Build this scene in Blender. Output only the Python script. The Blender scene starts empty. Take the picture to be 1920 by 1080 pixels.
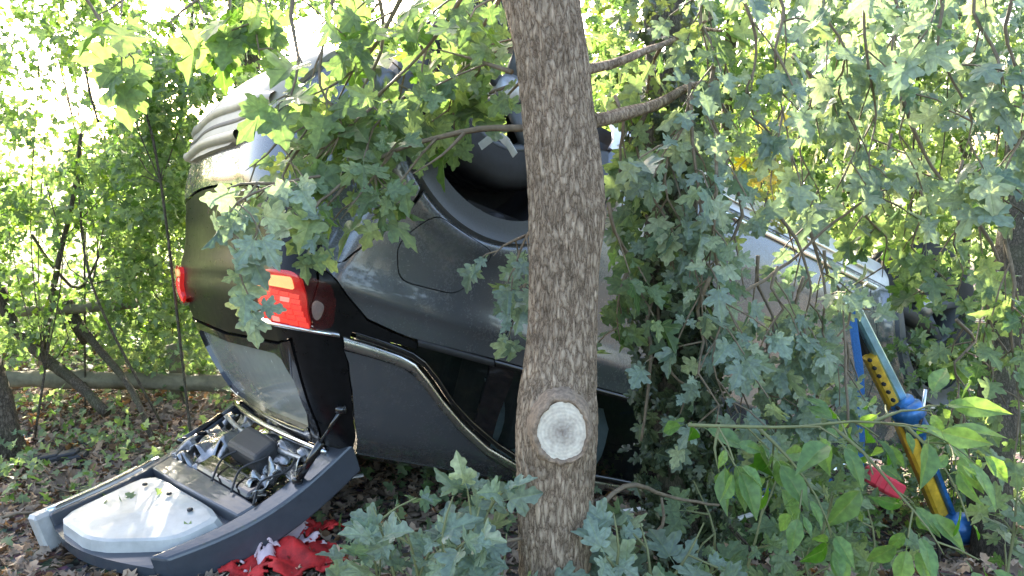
import bpy, math, random
import numpy as np
from mathutils import Vector, Matrix, noise
from mathutils.geometry import delaunay_2d_cdt

random.seed(7)
rng = np.random.default_rng(11)
S = bpy.context.scene
COL = S.collection
PI = math.pi

# ------------------------------------------------------------------ camera, sky, sun, exposure
PITCH = math.atan(210 / 1507)
EYE = Vector((0, 0, 1.17))
cd = bpy.data.cameras.new('camera')
cam = bpy.data.objects.new('camera', cd)
COL.objects.link(cam)
cam.location = EYE
cam.rotation_euler = (PI / 2 - PITCH, 0, 0)
cd.sensor_width = 36
cd.lens = 36 * 1507 / 1920
cd.clip_start = 0.05
cd.clip_end = 2000
S.camera = cam

SUN_ELEV = math.radians(24)
SUN_AZ = math.radians(-15)          # from +Y towards +X (negative: to the left)
w = bpy.data.worlds.new('World')
S.world = w
w.use_nodes = True
nt = w.node_tree
nt.nodes.clear()
sky = nt.nodes.new('ShaderNodeTexSky')
sky.sky_type = 'NISHITA'
sky.sun_disc = False
sky.sun_elevation = SUN_ELEV
sky.sun_rotation = SUN_AZ
sky.air_density = 1.0
sky.dust_density = 4.0
sky.ozone_density = 0.6
bg = nt.nodes.new('ShaderNodeBackground')
bg.inputs['Strength'].default_value = 0.15
ow = nt.nodes.new('ShaderNodeOutputWorld')
nt.links.new(sky.outputs[0], bg.inputs[0])
nt.links.new(bg.outputs[0], ow.inputs[0])

sl = bpy.data.lights.new('sun', 'SUN')
sl.energy = 4.2
sl.angle = math.radians(0.6)
sl.color = (1.0, 0.92, 0.76)
sun = bpy.data.objects.new('sun', sl)
COL.objects.link(sun)
sd = Vector((math.sin(SUN_AZ) * math.cos(SUN_ELEV), math.cos(SUN_AZ) * math.cos(SUN_ELEV), math.sin(SUN_ELEV)))
sun.rotation_euler = sd.to_track_quat('Z', 'Y').to_euler()

S.view_settings.view_transform = 'Standard'
S.view_settings.look = 'None'
S.view_settings.gamma = 1
S.view_settings.use_curve_mapping = False
S.view_settings.exposure = 2.6

FW = Vector((0, math.cos(PITCH), -math.sin(PITCH)))
UP = Vector((0, math.sin(PITCH), math.cos(PITCH)))
RT = Vector((1, 0, 0))


def at(x, y, d):
    """world point seen at photo pixel (x, y), d metres along the view axis"""
    x, y, d = float(x), float(y), float(d)
    return EYE + d * (FW + RT * ((x - 960) / 1507) + UP * ((540 - y) / 1507))


# ------------------------------------------------------------------ helpers
def tag(o, label=None, cat=None, group=None, kind=None):
    if label: o['label'] = label
    if cat: o['category'] = cat
    if group: o['group'] = group
    if kind: o['kind'] = kind
    return o


def empty(name, loc, label, cat, group=None):
    o = bpy.data.objects.new(name, None)
    COL.objects.link(o)
    o.location = loc
    o.empty_display_size = 0.1
    return tag(o, label, cat, group)


def link_mesh(name, verts, faces, mat, parent=None, smooth=True, kind=None, label=None):
    me = bpy.data.meshes.new(name)
    me.from_pydata([tuple(v) for v in verts], [], [tuple(f) for f in faces])
    me.validate()
    if smooth:
        me.polygons.foreach_set('use_smooth', [True] * len(me.polygons))
    me.materials.append(mat)
    return place(name, me, parent, kind, label)


def world_loc(o):
    v = Vector((0, 0, 0))
    while o is not None:
        v = v + o.location
        o = o.parent
    return v


def place(name, me, parent=None, kind=None, label=None):
    """meshes are made in world coordinates; shift them to the parent's base (all parents are unrotated)"""
    o = bpy.data.objects.new(name, me)
    COL.objects.link(o)
    if parent is not None:
        off = world_loc(parent)
        me.transform(Matrix.Translation(-off))
        o.parent = parent
    if kind: o['kind'] = kind
    if label: o['label'] = label
    return o


class MB:
    def __init__(s):
        s.v = []; s.f = []

    def add(s, v, f):
        n = len(s.v)
        s.v += [Vector(a) for a in v]
        s.f += [tuple(i + n for i in q) for q in f]

    def box(s, c, ax, ay, az):
        c, ax, ay, az = map(Vector, (c, ax, ay, az))
        v = [c + ax * i + ay * j + az * k for i in (-1, 1) for j in (-1, 1) for k in (-1, 1)]
        s.add(v, [(0, 1, 3, 2), (4, 6, 7, 5), (0, 4, 5, 1), (2, 3, 7, 6), (0, 2, 6, 4), (1, 5, 7, 3)])

    def bar(s, a, b, w, h, up=(0, 0, 1)):
        a, b = Vector(a), Vector(b)
        d = (b - a).normalized()
        x = d.cross(Vector(up)).normalized()
        y = x.cross(d)
        # bevelled (octagonal) section
        prof = [(-1, -.6), (-.6, -1), (.6, -1), (1, -.6), (1, .6), (.6, 1), (-.6, 1), (-1, .6)]
        v = [p + x * (i * w / 2) + y * (j * h / 2) for p in (a, b) for i, j in prof]
        f = [(i, (i + 1) % 8, 8 + (i + 1) % 8, 8 + i) for i in range(8)] + [tuple(range(7, -1, -1)), tuple(range(8, 16))]
        s.add(v, f)

    def tube(s, pts, rad, n=8, cap=True, wob=0.0):
        pts = [Vector(p) for p in pts]
        m = len(pts)
        if not hasattr(rad, '__len__'): rad = [rad] * m
        rings = []
        x = None
        for i, p in enumerate(pts):
            d = (pts[min(i + 1, m - 1)] - pts[max(i - 1, 0)]).normalized()
            if x is None:
                x = d.orthogonal().normalized()
            x = (x - d * x.dot(d)).normalized()
            y = d.cross(x)
            r = rad[i]
            rings.append([p + (x * math.cos(2 * PI * k / n) + y * math.sin(2 * PI * k / n)) * r * (1 + wob * noise.noise(Vector((p.x * 9, p.y * 9 + k, p.z * 9)))) for k in range(n)])
        v = [q for r in rings for q in r]
        f = [(i * n + k, i * n + (k + 1) % n, (i + 1) * n + (k + 1) % n, (i + 1) * n + k) for i in range(m - 1) for k in range(n)]
        if cap:
            f += [tuple(range(n - 1, -1, -1)), tuple((m - 1) * n + k for k in range(n))]
        s.add(v, f)

    def build(s, name, mat, parent=None, smooth=True, kind=None, label=None):
        return link_mesh(name, s.v, s.f, mat, parent, smooth, kind, label)


def curve_pts(pts, step=0.05):
    """Catmull-Rom through points"""
    pts = [Vector(p) for p in pts]
    if len(pts) == 2:
        n = max(2, int((pts[1] - pts[0]).length / step))
        return [pts[0].lerp(pts[1], i / n) for i in range(n + 1)]
    P = [pts[0] * 2 - pts[1]] + pts + [pts[-1] * 2 - pts[-2]]
    out = []
    for i in range(1, len(P) - 2):
        a, b, c, d = P[i - 1:i + 3]
        n = max(2, int((c - b).length / step))
        for k in range(n):
            t = k / n
            out.append(0.5 * ((2 * b) + (c - a) * t + (2 * a - 5 * b + 4 * c - d) * t * t + (3 * b - a - 3 * c + d) * t ** 3))
    out.append(pts[-1])
    return out


# ------------------------------------------------------------------ materials
def mat_new(name):
    m = bpy.data.materials.new(name)
    m.use_nodes = True
    m.node_tree.nodes.clear()
    return m, m.node_tree


def N(nt, kind, **kw):
    n = nt.nodes.new(kind)
    for k, v in kw.items():
        if k in n.inputs: n.inputs[k].default_value = v
        else: setattr(n, k, v)
    return n


def ramp(nt, stops):
    r = nt.nodes.new('ShaderNodeValToRGB')
    e = r.color_ramp.elements
    while len(e) < len(stops): e.new(0.5)
    for i, (p, c) in enumerate(stops):
        e[i].position = p
        e[i].color = tuple(c) + (1,)
    return r


def simple(name, col, rough=0.5, metal=0.0, coat=0.0, dirt=0.15, scale=30, bump=0.0, alpha=1.0, spec=0.5, emis=None):
    m, nt = mat_new(name)
    L = nt.links.new
    out = N(nt, 'ShaderNodeOutputMaterial')
    p = N(nt, 'ShaderNodeBsdfPrincipled')
    tc = N(nt, 'ShaderNodeTexCoord')
    nz = N(nt, 'ShaderNodeTexNoise', Scale=scale, Detail=6.0, Roughness=0.65)
    L(tc.outputs['Object'], nz.inputs['Vector'])
    c = Vector(col)
    r = ramp(nt, [(0.3, [max(0, x * (1 - dirt)) for x in c]), (0.7, [min(1, x * (1 + dirt)) for x in c])])
    L(nz.outputs[0], r.inputs[0])
    L(r.outputs[0], p.inputs['Base Color'])
    mr = N(nt, 'ShaderNodeMapRange')
    mr.inputs[3].default_value = max(0, rough - 0.08)
    mr.inputs[4].default_value = min(1, rough + 0.12)
    L(nz.outputs[0], mr.inputs[0])
    L(mr.outputs[0], p.inputs['Roughness'])
    p.inputs['Metallic'].default_value = metal
    p.inputs['Coat Weight'].default_value = coat
    p.inputs['Coat Roughness'].default_value = 0.05
    p.inputs['Specular IOR Level'].default_value = spec
    p.inputs['Alpha'].default_value = alpha
    if emis:
        p.inputs['Emission Color'].default_value = tuple(emis[:3]) + (1,)
        p.inputs['Emission Strength'].default_value = emis[3]
    if bump:
        b = N(nt, 'ShaderNodeBump', Strength=bump, Distance=0.01)
        L(nz.outputs[0], b.inputs['Height'])
        L(b.outputs[0], p.inputs['Normal'])
    L(p.outputs[0], out.inputs[0])
    return m


def leaf_mat(name, ca, cb, rough=0.45, trans=0.45, veins=True, attr=False, tcol=None):
    m, nt = mat_new(name)
    L = nt.links.new
    out = N(nt, 'ShaderNodeOutputMaterial')
    p = N(nt, 'ShaderNodeBsdfPrincipled', Roughness=rough)
    p.inputs['Specular IOR Level'].default_value = 0.55
    if attr:
        rn = N(nt, 'ShaderNodeAttribute', attribute_name='rnd').outputs['Fac']
    else:
        rn = N(nt, 'ShaderNodeObjectInfo').outputs['Random']
    r = ramp(nt, [(0.0, ca), (0.75, cb), (1.0, [min(1, cb[0] * 1.7), cb[1] * 1.35, cb[2] * .8])])
    L(rn, r.inputs[0])
    col = r.outputs[0]
    geo = N(nt, 'ShaderNodeNewGeometry')
    # paler, duller underside
    mx = N(nt, 'ShaderNodeMixRGB', blend_type='MIX')
    L(geo.outputs['Backfacing'], mx.inputs[0])
    L(col, mx.inputs[1])
    hs = N(nt, 'ShaderNodeHueSaturation', Saturation=0.7, Value=1.35)
    L(col, hs.inputs['Color'])
    L(hs.outputs[0], mx.inputs[2])
    col = mx.outputs[0]
    if veins and not attr:
        tc = N(nt, 'ShaderNodeTexCoord')
        sp = N(nt, 'ShaderNodeSeparateXYZ')
        L(tc.outputs['Object'], sp.inputs[0])
        at2 = N(nt, 'ShaderNodeMath', operation='ARCTAN2')
        L(sp.outputs[0], at2.inputs[0]); L(sp.outputs[1], at2.inputs[1])
        dv = N(nt, 'ShaderNodeMath', operation='DIVIDE'); L(at2.outputs[0], dv.inputs[0]); dv.inputs[1].default_value = math.radians(44)
        ad = N(nt, 'ShaderNodeMath', operation='ADD'); L(dv.outputs[0], ad.inputs[0]); ad.inputs[1].default_value = 10.5
        fr = N(nt, 'ShaderNodeMath', operation='FRACT'); L(ad.outputs[0], fr.inputs[0])
        sb = N(nt, 'ShaderNodeMath', operation='SUBTRACT'); L(fr.outputs[0], sb.inputs[0]); sb.inputs[1].default_value = 0.5
        ab = N(nt, 'ShaderNodeMath', operation='ABSOLUTE'); L(sb.outputs[0], ab.inputs[0])
        ln = N(nt, 'ShaderNodeVectorMath', operation='LENGTH'); L(tc.outputs['Object'], ln.inputs[0])
        ml = N(nt, 'ShaderNodeMath', operation='MULTIPLY'); L(ab.outputs[0], ml.inputs[0]); L(ln.outputs['Value'], ml.inputs[1])
        lt = N(nt, 'ShaderNodeMath', operation='LESS_THAN'); L(ml.outputs[0], lt.inputs[0]); lt.inputs[1].default_value = 0.018
        m2 = N(nt, 'ShaderNodeMixRGB', blend_type='MIX')
        sc = N(nt, 'ShaderNodeMath', operation='MULTIPLY'); L(lt.outputs[0], sc.inputs[0]); sc.inputs[1].default_value = 0.45
        L(sc.outputs[0], m2.inputs[0]); L(col, m2.inputs[1]); m2.inputs[2].default_value = (0.22, 0.28, 0.12, 1)
        col = m2.outputs[0]
    # blotches
    tcb = N(nt, 'ShaderNodeTexCoord')
    nz = N(nt, 'ShaderNodeTexNoise', Scale=6.0 if not attr else 40.0, Detail=3.0)
    L(tcb.outputs['Object'], nz.inputs['Vector'])
    rr = ramp(nt, [(0.35, (0.72, 0.72, 0.72)), (0.65, (1.15, 1.15, 1.1))])
    L(nz.outputs[0], rr.inputs[0])
    mm = N(nt, 'ShaderNodeMixRGB', blend_type='MULTIPLY'); mm.inputs[0].default_value = 1
    L(col, mm.inputs[1]); L(rr.outputs[0], mm.inputs[2])
    col = mm.outputs[0]
    L(col, p.inputs['Base Color'])
    tr = N(nt, 'ShaderNodeBsdfTranslucent')
    hs2 = N(nt, 'ShaderNodeMixRGB', blend_type='MULTIPLY'); hs2.inputs[0].default_value = 1
    L(col, hs2.inputs[1]); hs2.inputs[2].default_value = tuple(tcol or (2.0, 1.9, 0.8)) + (1,)
    L(hs2.outputs[0], tr.inputs[0])
    ms = N(nt, 'ShaderNodeMixShader'); ms.inputs[0].default_value = trans
    L(p.outputs[0], ms.inputs[1]); L(tr.outputs[0], ms.inputs[2])
    L(ms.outputs[0], out.inputs[0])
    return m


def bark_mat(name, c0, c1, c2, scale=1.0, bump=0.8, moss=0.0):
    m, nt = mat_new(name)
    L = nt.links.new
    out = N(nt, 'ShaderNodeOutputMaterial')
    p = N(nt, 'ShaderNodeBsdfPrincipled', Roughness=0.85)
    p.inputs['Specular IOR Level'].default_value = 0.2
    tc = N(nt, 'ShaderNodeTexCoord')
    mp = N(nt, 'ShaderNodeMapping'); mp.inputs['Scale'].default_value = (1, 1, 0.30)
    L(tc.outputs['Object'], mp.inputs[0])
    wn = N(nt, 'ShaderNodeTexNoise', Scale=24 * scale, Detail=6.0, Roughness=0.7)
    L(mp.outputs[0], wn.inputs['Vector'])
    wm = N(nt, 'ShaderNodeVectorMath', operation='MULTIPLY_ADD')
    L(wn.outputs['Color'], wm.inputs[0]); wm.inputs[1].default_value = (0.045, 0.045, 0.045); L(mp.outputs[0], wm.inputs[2])
    vo = N(nt, 'ShaderNodeTexVoronoi', Scale=82 * scale, feature='DISTANCE_TO_EDGE')
    L(wm.outputs[0], vo.inputs['Vector'])
    nz = N(nt, 'ShaderNodeTexNoise', Scale=90 * scale, Detail=8.0, Roughness=0.7)
    L(mp.outputs[0], nz.inputs['Vector'])
    r = ramp(nt, [(0.0, c0), (0.07, c1), (0.26, c2)])
    L(vo.outputs['Distance'], r.inputs[0])
    r2 = ramp(nt, [(0.3, (0.6, 0.58, 0.55)), (0.7, (1.25, 1.22, 1.18))])
    L(nz.outputs[0], r2.inputs[0])
    mm = N(nt, 'ShaderNodeMixRGB', blend_type='MULTIPLY'); mm.inputs[0].default_value = 1
    L(r.outputs[0], mm.inputs[1]); L(r2.outputs[0], mm.inputs[2])
    col = mm.outputs[0]
    big = N(nt, 'ShaderNodeTexNoise', Scale=5 * scale, Detail=4.0)
    L(tc.outputs['Object'], big.inputs['Vector'])
    rb = ramp(nt, [(0.45, (0, 0, 0)), (0.65, (1, 1, 1))])
    L(big.outputs[0], rb.inputs[0])
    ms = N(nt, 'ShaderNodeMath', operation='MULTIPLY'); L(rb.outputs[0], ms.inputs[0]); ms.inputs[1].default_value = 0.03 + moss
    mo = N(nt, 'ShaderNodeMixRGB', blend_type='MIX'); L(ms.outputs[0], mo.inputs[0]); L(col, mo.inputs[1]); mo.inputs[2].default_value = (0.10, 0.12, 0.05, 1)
    vn = N(nt, 'ShaderNodeTexNoise', Scale=9 * scale, Detail=6.0, Roughness=0.7); L(tc.outputs['Object'], vn.inputs['Vector'])
    vr = ramp(nt, [(0.3, (0.62, 0.60, 0.58)), (0.5, (0.95, 0.95, 0.95)), (0.72, (1.22, 1.2, 1.18))]); L(vn.outputs[0], vr.inputs[0])
    vm = N(nt, 'ShaderNodeMixRGB', blend_type='MULTIPLY'); vm.inputs[0].default_value = 0.8
    L(mo.outputs[0], vm.inputs[1]); L(vr.outputs[0], vm.inputs[2])
    L(vm.outputs[0], p.inputs['Base Color'])
    ad = N(nt, 'ShaderNodeMath', operation='MULTIPLY_ADD'); L(nz.outputs[0], ad.inputs[0]); ad.inputs[1].default_value = 0.25; 
    mn = N(nt, 'ShaderNodeMath', operation='MINIMUM'); L(vo.outputs['Distance'], mn.inputs[0]); mn.inputs[1].default_value = 0.3
    L(mn.outputs[0], ad.inputs[2])
    b = N(nt, 'ShaderNodeBump', Strength=bump, Distance=0.02)
    L(ad.outputs[0], b.inputs['Height'])
    L(b.outputs[0], p.inputs['Normal'])
    L(p.outputs[0], out.inputs[0])
    return m


M = {}
M['bark'] = bark_mat('bark', (0.15, 0.105, 0.074), (0.38, 0.288, 0.207), (0.50, 0.395, 0.295))
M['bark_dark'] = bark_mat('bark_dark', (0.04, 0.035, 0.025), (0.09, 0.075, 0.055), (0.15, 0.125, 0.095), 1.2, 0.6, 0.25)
M['twig'] = simple('twig', (0.17, 0.13, 0.085), 0.7, dirt=0.35, scale=60, bump=0.3)
M['stem_green'] = simple('stem_green', (0.16, 0.17, 0.07), 0.6, dirt=0.2)
M['rail_wood'] = simple('rail_wood', (0.17, 0.155, 0.10), 0.85, dirt=0.4, scale=14, bump=0.5)

LM = {
    'warm': ((0.06, 0.12, 0.025), (0.115, 0.20, 0.045), 0.45, 0.48, (1.5, 1.65, 0.85)),
    'mid': ((0.06, 0.12, 0.04), (0.115, 0.20, 0.07), 0.42, 0.46, (1.8, 1.8, 0.9)),
    'blue': ((0.095, 0.155, 0.11), (0.155, 0.235, 0.17), 0.36, 0.35, (1.6, 1.7, 1.0)),
    'bright': ((0.05, 0.15, 0.015), (0.085, 0.22, 0.025), 0.38, 0.5, (1.9, 1.8, 0.6)),
    'yellow': ((0.18, 0.22, 0.02), (0.34, 0.32, 0.03), 0.5, 0.55, (1.8, 1.6, 0.5)),
    'ivy': ((0.02, 0.04, 0.012), (0.045, 0.075, 0.025), 0.35, 0.2, (1.5, 1.6, 0.8)),
    'litter': ((0.115, 0.068, 0.036), (0.27, 0.18, 0.105), 0.8, 0.15, (1.2, 1.0, 0.8)),
}
for k, (a, b, ro, tr, tcl) in LM.items():
    M['leaf_' + k] = leaf_mat('leaf_' + k, a, b, ro, tr, True, False, tcl)
    M['mass_' + k] = leaf_mat('mass_' + k, a, b, ro, tr, False, True, tcl)


def paint_mat():
    m, nt = mat_new('gunmetal_paint')
    L = nt.links.new
    out = N(nt, 'ShaderNodeOutputMaterial')
    p = N(nt, 'ShaderNodeBsdfPrincipled')
    p.inputs['Metallic'].default_value = 0.55
    p.inputs['Coat Weight'].default_value = 1.0
    p.inputs['Coat Roughness'].default_value = 0.04
    tc = N(nt, 'ShaderNodeTexCoord')
    fl = N(nt, 'ShaderNodeTexNoise', Scale=900.0, Detail=1.0)
    L(tc.outputs['Object'], fl.inputs['Vector'])
    nz = N(nt, 'ShaderNodeTexNoise', Scale=5.0, Detail=8.0, Roughness=0.7)
    L(tc.outputs['Object'], nz.inputs['Vector'])
    r = ramp(nt, [(0.3, (0.128, 0.136, 0.150)), (0.7, (0.175, 0.184, 0.20))])
    L(fl.outputs[0], r.inputs[0])
    # thin film of dust and mud specks
    d = N(nt, 'ShaderNodeTexNoise', Scale=120.0, Detail=6.0, Roughness=0.8)
    L(tc.outputs['Object'], d.inputs['Vector'])
    mu = N(nt, 'ShaderNodeMath', operation='MULTIPLY'); L(nz.outputs[0], mu.inputs[0]); L(d.outputs[0], mu.inputs[1])
    dr = ramp(nt, [(0.255, (0, 0, 0)), (0.37, (1, 1, 1))])
    L(mu.outputs[0], dr.inputs[0])
    mx = N(nt, 'ShaderNodeMixRGB', blend_type='MIX')
    sc = N(nt, 'ShaderNodeMath', operation='MULTIPLY'); L(dr.outputs[0], sc.inputs[0]); sc.inputs[1].default_value = 0.22
    L(sc.outputs[0], mx.inputs[0]); L(r.outputs[0], mx.inputs[1]); mx.inputs[2].default_value = (0.20, 0.17, 0.13, 1)
    L(mx.outputs[0], p.inputs['Base Color'])
    rr = N(nt, 'ShaderNodeMapRange'); rr.inputs[3].default_value = 0.22; rr.inputs[4].default_value = 0.45
    L(dr.outputs[0], rr.inputs[0]); L(rr.outputs[0], p.inputs['Roughness'])
    # fine scratches along the body
    mp = N(nt, 'ShaderNodeMapping'); mp.inputs['Scale'].default_value = (3, 3, 60); mp.inputs['Rotation'].default_value = (0, 0.5, 0.3)
    L(tc.outputs['Object'], mp.inputs[0])
    s = N(nt, 'ShaderNodeTexNoise', Scale=8.0, Detail=5.0); L(mp.outputs[0], s.inputs['Vector'])
    b = N(nt, 'ShaderNodeBump', Strength=0.03, Distance=0.01); L(s.outputs[0], b.inputs['Height'])
    L(b.outputs[0], p.inputs['Normal'])
    L(p.outputs[0], out.inputs[0])
    return m


M['paint'] = paint_mat()
M['black_gloss'] = simple('black_gloss', (0.012, 0.011, 0.012), 0.12, coat=0.6, dirt=0.3)
M['black_satin'] = simple('black_satin', (0.008, 0.008, 0.009), 0.28, dirt=0.3, spec=0.28)
M['black_plastic'] = simple('black_plastic', (0.03, 0.03, 0.032), 0.5, dirt=0.25, bump=0.05)
M['grey_plastic'] = simple('grey_plastic', (0.085, 0.092, 0.10), 0.42, dirt=0.15, bump=0.03, scale=200)
M['skid'] = simple('skid', (0.36, 0.335, 0.275), 0.42, metal=0.15, dirt=0.22, scale=9, bump=0.05)
M['chrome'] = simple('chrome', (0.72, 0.73, 0.74), 0.12, metal=1.0, dirt=0.05)
M['trim_chrome'] = simple('trim_chrome', (0.85, 0.86, 0.84), 0.26, metal=1.0, dirt=0.12, scale=6)
M['steel'] = simple('steel', (0.38, 0.38, 0.38), 0.4, metal=0.8, dirt=0.4, scale=25, bump=0.1)
M['alu'] = simple('alu', (0.72, 0.72, 0.75), 0.3, metal=0.6, dirt=0.2, scale=8, bump=0.15)
M['rubber'] = simple('rubber', (0.02, 0.02, 0.021), 0.62, dirt=0.5, scale=18, bump=0.08)
M['inner'] = simple('inner', (0.012, 0.012, 0.013), 0.75, dirt=0.3)
M['liner'] = simple('liner', (0.02, 0.02, 0.023), 0.6, dirt=0.4, bump=0.2, scale=40)
M['headliner'] = simple('headliner', (0.28, 0.30, 0.28), 0.22, dirt=0.06, coat=0.5)
M['trim_light'] = simple('trim_light', (0.46, 0.46, 0.44), 0.35, dirt=0.2, scale=12, coat=0.2, bump=0.03)
M['trim_blue'] = simple('trim_blue', (0.055, 0.064, 0.08), 0.3, dirt=0.1, coat=0.5)
M['glass'] = simple('glass', (0.006, 0.010, 0.009), 0.03, dirt=0.3, alpha=0.5, spec=0.8)
M['clear_glass'] = simple('clear_glass', (0.05, 0.06, 0.06), 0.04, dirt=0.3, alpha=0.25, spec=0.8)
M['seat'] = simple('seat', (0.05, 0.06, 0.06), 0.8, dirt=0.3)
M['foil'] = simple('foil', (0.30, 0.30, 0.30), 0.2, metal=0.8, dirt=0.5, scale=20, bump=0.15)
M['white_bit'] = simple('white_bit', (0.65, 0.65, 0.62), 0.5, dirt=0.15)
M['airbag'] = simple('airbag', (0.35, 0.48, 0.50), 0.7, dirt=0.15)
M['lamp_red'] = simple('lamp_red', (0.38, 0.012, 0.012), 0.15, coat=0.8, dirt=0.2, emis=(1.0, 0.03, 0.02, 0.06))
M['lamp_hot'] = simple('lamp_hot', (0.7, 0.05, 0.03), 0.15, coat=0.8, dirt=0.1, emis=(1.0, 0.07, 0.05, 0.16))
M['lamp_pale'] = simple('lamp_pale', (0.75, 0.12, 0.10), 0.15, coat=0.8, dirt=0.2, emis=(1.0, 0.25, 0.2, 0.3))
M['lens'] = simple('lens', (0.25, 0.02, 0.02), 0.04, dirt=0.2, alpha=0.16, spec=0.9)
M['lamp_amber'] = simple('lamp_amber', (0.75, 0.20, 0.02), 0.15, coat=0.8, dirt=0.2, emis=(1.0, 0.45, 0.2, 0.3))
M['lamp_clear'] = simple('lamp_clear', (0.45, 0.42, 0.40), 0.08, metal=0.7, coat=0.8, dirt=0.2)
M['yellow'] = simple('yellow', (0.58, 0.36, 0.03), 0.4, dirt=0.5, scale=18, coat=0.2, bump=0.1)
M['blue'] = simple('blue', (0.03, 0.15, 0.38), 0.35, metal=0.3, coat=0.3, dirt=0.5, scale=20, bump=0.1)
M['pale_blue'] = simple('pale_blue', (0.30, 0.52, 0.60), 0.28, metal=0.6, coat=0.3, dirt=0.3, scale=14)
M['strap'] = simple('strap', (0.03, 0.14, 0.40), 0.75, dirt=0.2, scale=150, bump=0.3)
M['red_cloth'] = simple('red_cloth', (0.50, 0.02, 0.02), 0.65, dirt=0.55, scale=20, bump=0.3)
M['white_cloth'] = simple('white_cloth', (0.68, 0.52, 0.55), 0.6, dirt=0.15, scale=12, bump=0.1)
M['red_plastic'] = simple('red_plastic', (0.7, 0.06, 0.09), 0.3, dirt=0.1)


def wood_cut():
    m, nt = mat_new('cut_wood')
    L = nt.links.new
    out = N(nt, 'ShaderNodeOutputMaterial')
    p = N(nt, 'ShaderNodeBsdfPrincipled', Roughness=0.8)
    tc = N(nt, 'ShaderNodeTexCoord')
    nz = N(nt, 'ShaderNodeTexNoise', Scale=60.0, Detail=8.0, Roughness=0.7)
    L(tc.outputs['Object'], nz.inputs['Vector'])
    r = ramp(nt, [(0.3, (0.50, 0.42, 0.34)), (0.55, (0.72, 0.64, 0.52)), (0.8, (0.80, 0.73, 0.62))])
    L(nz.outputs[0], r.inputs[0])
    ln = N(nt, 'ShaderNodeVectorMath', operation='LENGTH'); L(tc.outputs['Object'], ln.inputs[0])
    nb = N(nt, 'ShaderNodeTexNoise', Scale=110.0, Detail=4.0); L(tc.outputs['Object'], nb.inputs['Vector'])
    ma = N(nt, 'ShaderNodeMath', operation='MULTIPLY_ADD'); L(nb.outputs[0], ma.inputs[0]); ma.inputs[1].default_value = 0.035; L(ln.outputs['Value'], ma.inputs[2])
    rc = ramp(nt, [(0.022, (1, 1, 1)), (0.058, (0, 0, 0))])
    L(ma.outputs[0], rc.inputs[0])
    mx = N(nt, 'ShaderNodeMixRGB', blend_type='MIX')
    s = N(nt, 'ShaderNodeMath', operation='MULTIPLY'); L(rc.outputs[0], s.inputs[0]); s.inputs[1].default_value = 0.8
    L(s.outputs[0], mx.inputs[0]); L(r.outputs[0], mx.inputs[1]); mx.inputs[2].default_value = (0.24, 0.19, 0.16, 1)
    # growth rings
    wv = N(nt, 'ShaderNodeMath', operation='SINE'); k = N(nt, 'ShaderNodeMath', operation='MULTIPLY'); L(ln.outputs['Value'], k.inputs[0]); k.inputs[1].default_value = 800
    L(k.outputs[0], wv.inputs[0])
    mr = N(nt, 'ShaderNodeMapRange'); mr.inputs[1].default_value = -1; mr.inputs[3].default_value = 0.93; mr.inputs[4].default_value = 1.05
    L(wv.outputs[0], mr.inputs[0])
    mm = N(nt, 'ShaderNodeMixRGB', blend_type='MULTIPLY'); mm.inputs[0].default_value = 1; L(mx.outputs[0], mm.inputs[1]); L(mr.outputs[0], mm.inputs[2])
    L(mm.outputs[0], p.inputs['Base Color'])
    b = N(nt, 'ShaderNodeBump', Strength=0.4, Distance=0.004); L(nz.outputs[0], b.inputs['Height']); L(b.outputs[0], p.inputs['Normal'])
    L(p.outputs[0], out.inputs[0])
    return m


M['cut_wood'] = wood_cut()


# ------------------------------------------------------------------ ground
def sstep(a, b, x):
    t = min(1, max(0, (x - a) / (b - a)))
    return t * t * (3 - 2 * t)


def gz(x, y):
    z = -0.62 * sstep(-0.1, 1.7, x - 0.12 * (y - 3)) * sstep(2.2, 3.2, y) * (1 - sstep(6.0, 9, y))
    z += 0.035 * noise.noise(Vector((x * 1.3, y * 1.3, 0))) + 0.015 * noise.noise(Vector((x * 5, y * 5, 3)))
    z += 0.12 * sstep(5.5, 7.5, y)
    return z


def ground_mat():
    m, nt = mat_new('forest_soil')
    L = nt.links.new
    out = N(nt, 'ShaderNodeOutputMaterial')
    p = N(nt, 'ShaderNodeBsdfPrincipled', Roughness=0.9)
    tc = N(nt, 'ShaderNodeTexCoord')
    n1 = N(nt, 'ShaderNodeTexNoise', Scale=3.0, Detail=8.0, Roughness=0.7); L(tc.outputs['Object'], n1.inputs['Vector'])
    n2 = N(nt, 'ShaderNodeTexVoronoi', Scale=38.0); L(tc.outputs['Object'], n2.inputs['Vector'])
    r = ramp(nt, [(0.3, (0.05, 0.038, 0.026)), (0.5, (0.11, 0.085, 0.058)), (0.75, (0.085, 0.10, 0.04))])
    L(n1.outputs[0], r.inputs[0])
    mm = N(nt, 'ShaderNodeMixRGB', blend_type='OVERLAY'); mm.inputs[0].default_value = 0.6
    L(r.outputs[0], mm.inputs[1]); L(n2.outputs['Color'], mm.inputs[2])
    hs = N(nt, 'ShaderNodeHueSaturation', Saturation=0.8); L(mm.outputs[0], hs.inputs['Color'])
    L(hs.outputs[0], p.inputs['Base Color'])
    b = N(nt, 'ShaderNodeBump', Strength=0.9, Distance=0.03); L(n2.outputs['Distance'], b.inputs['Height']); L(b.outputs[0], p.inputs['Normal'])
    L(p.outputs[0], out.inputs[0])
    return m


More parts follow.
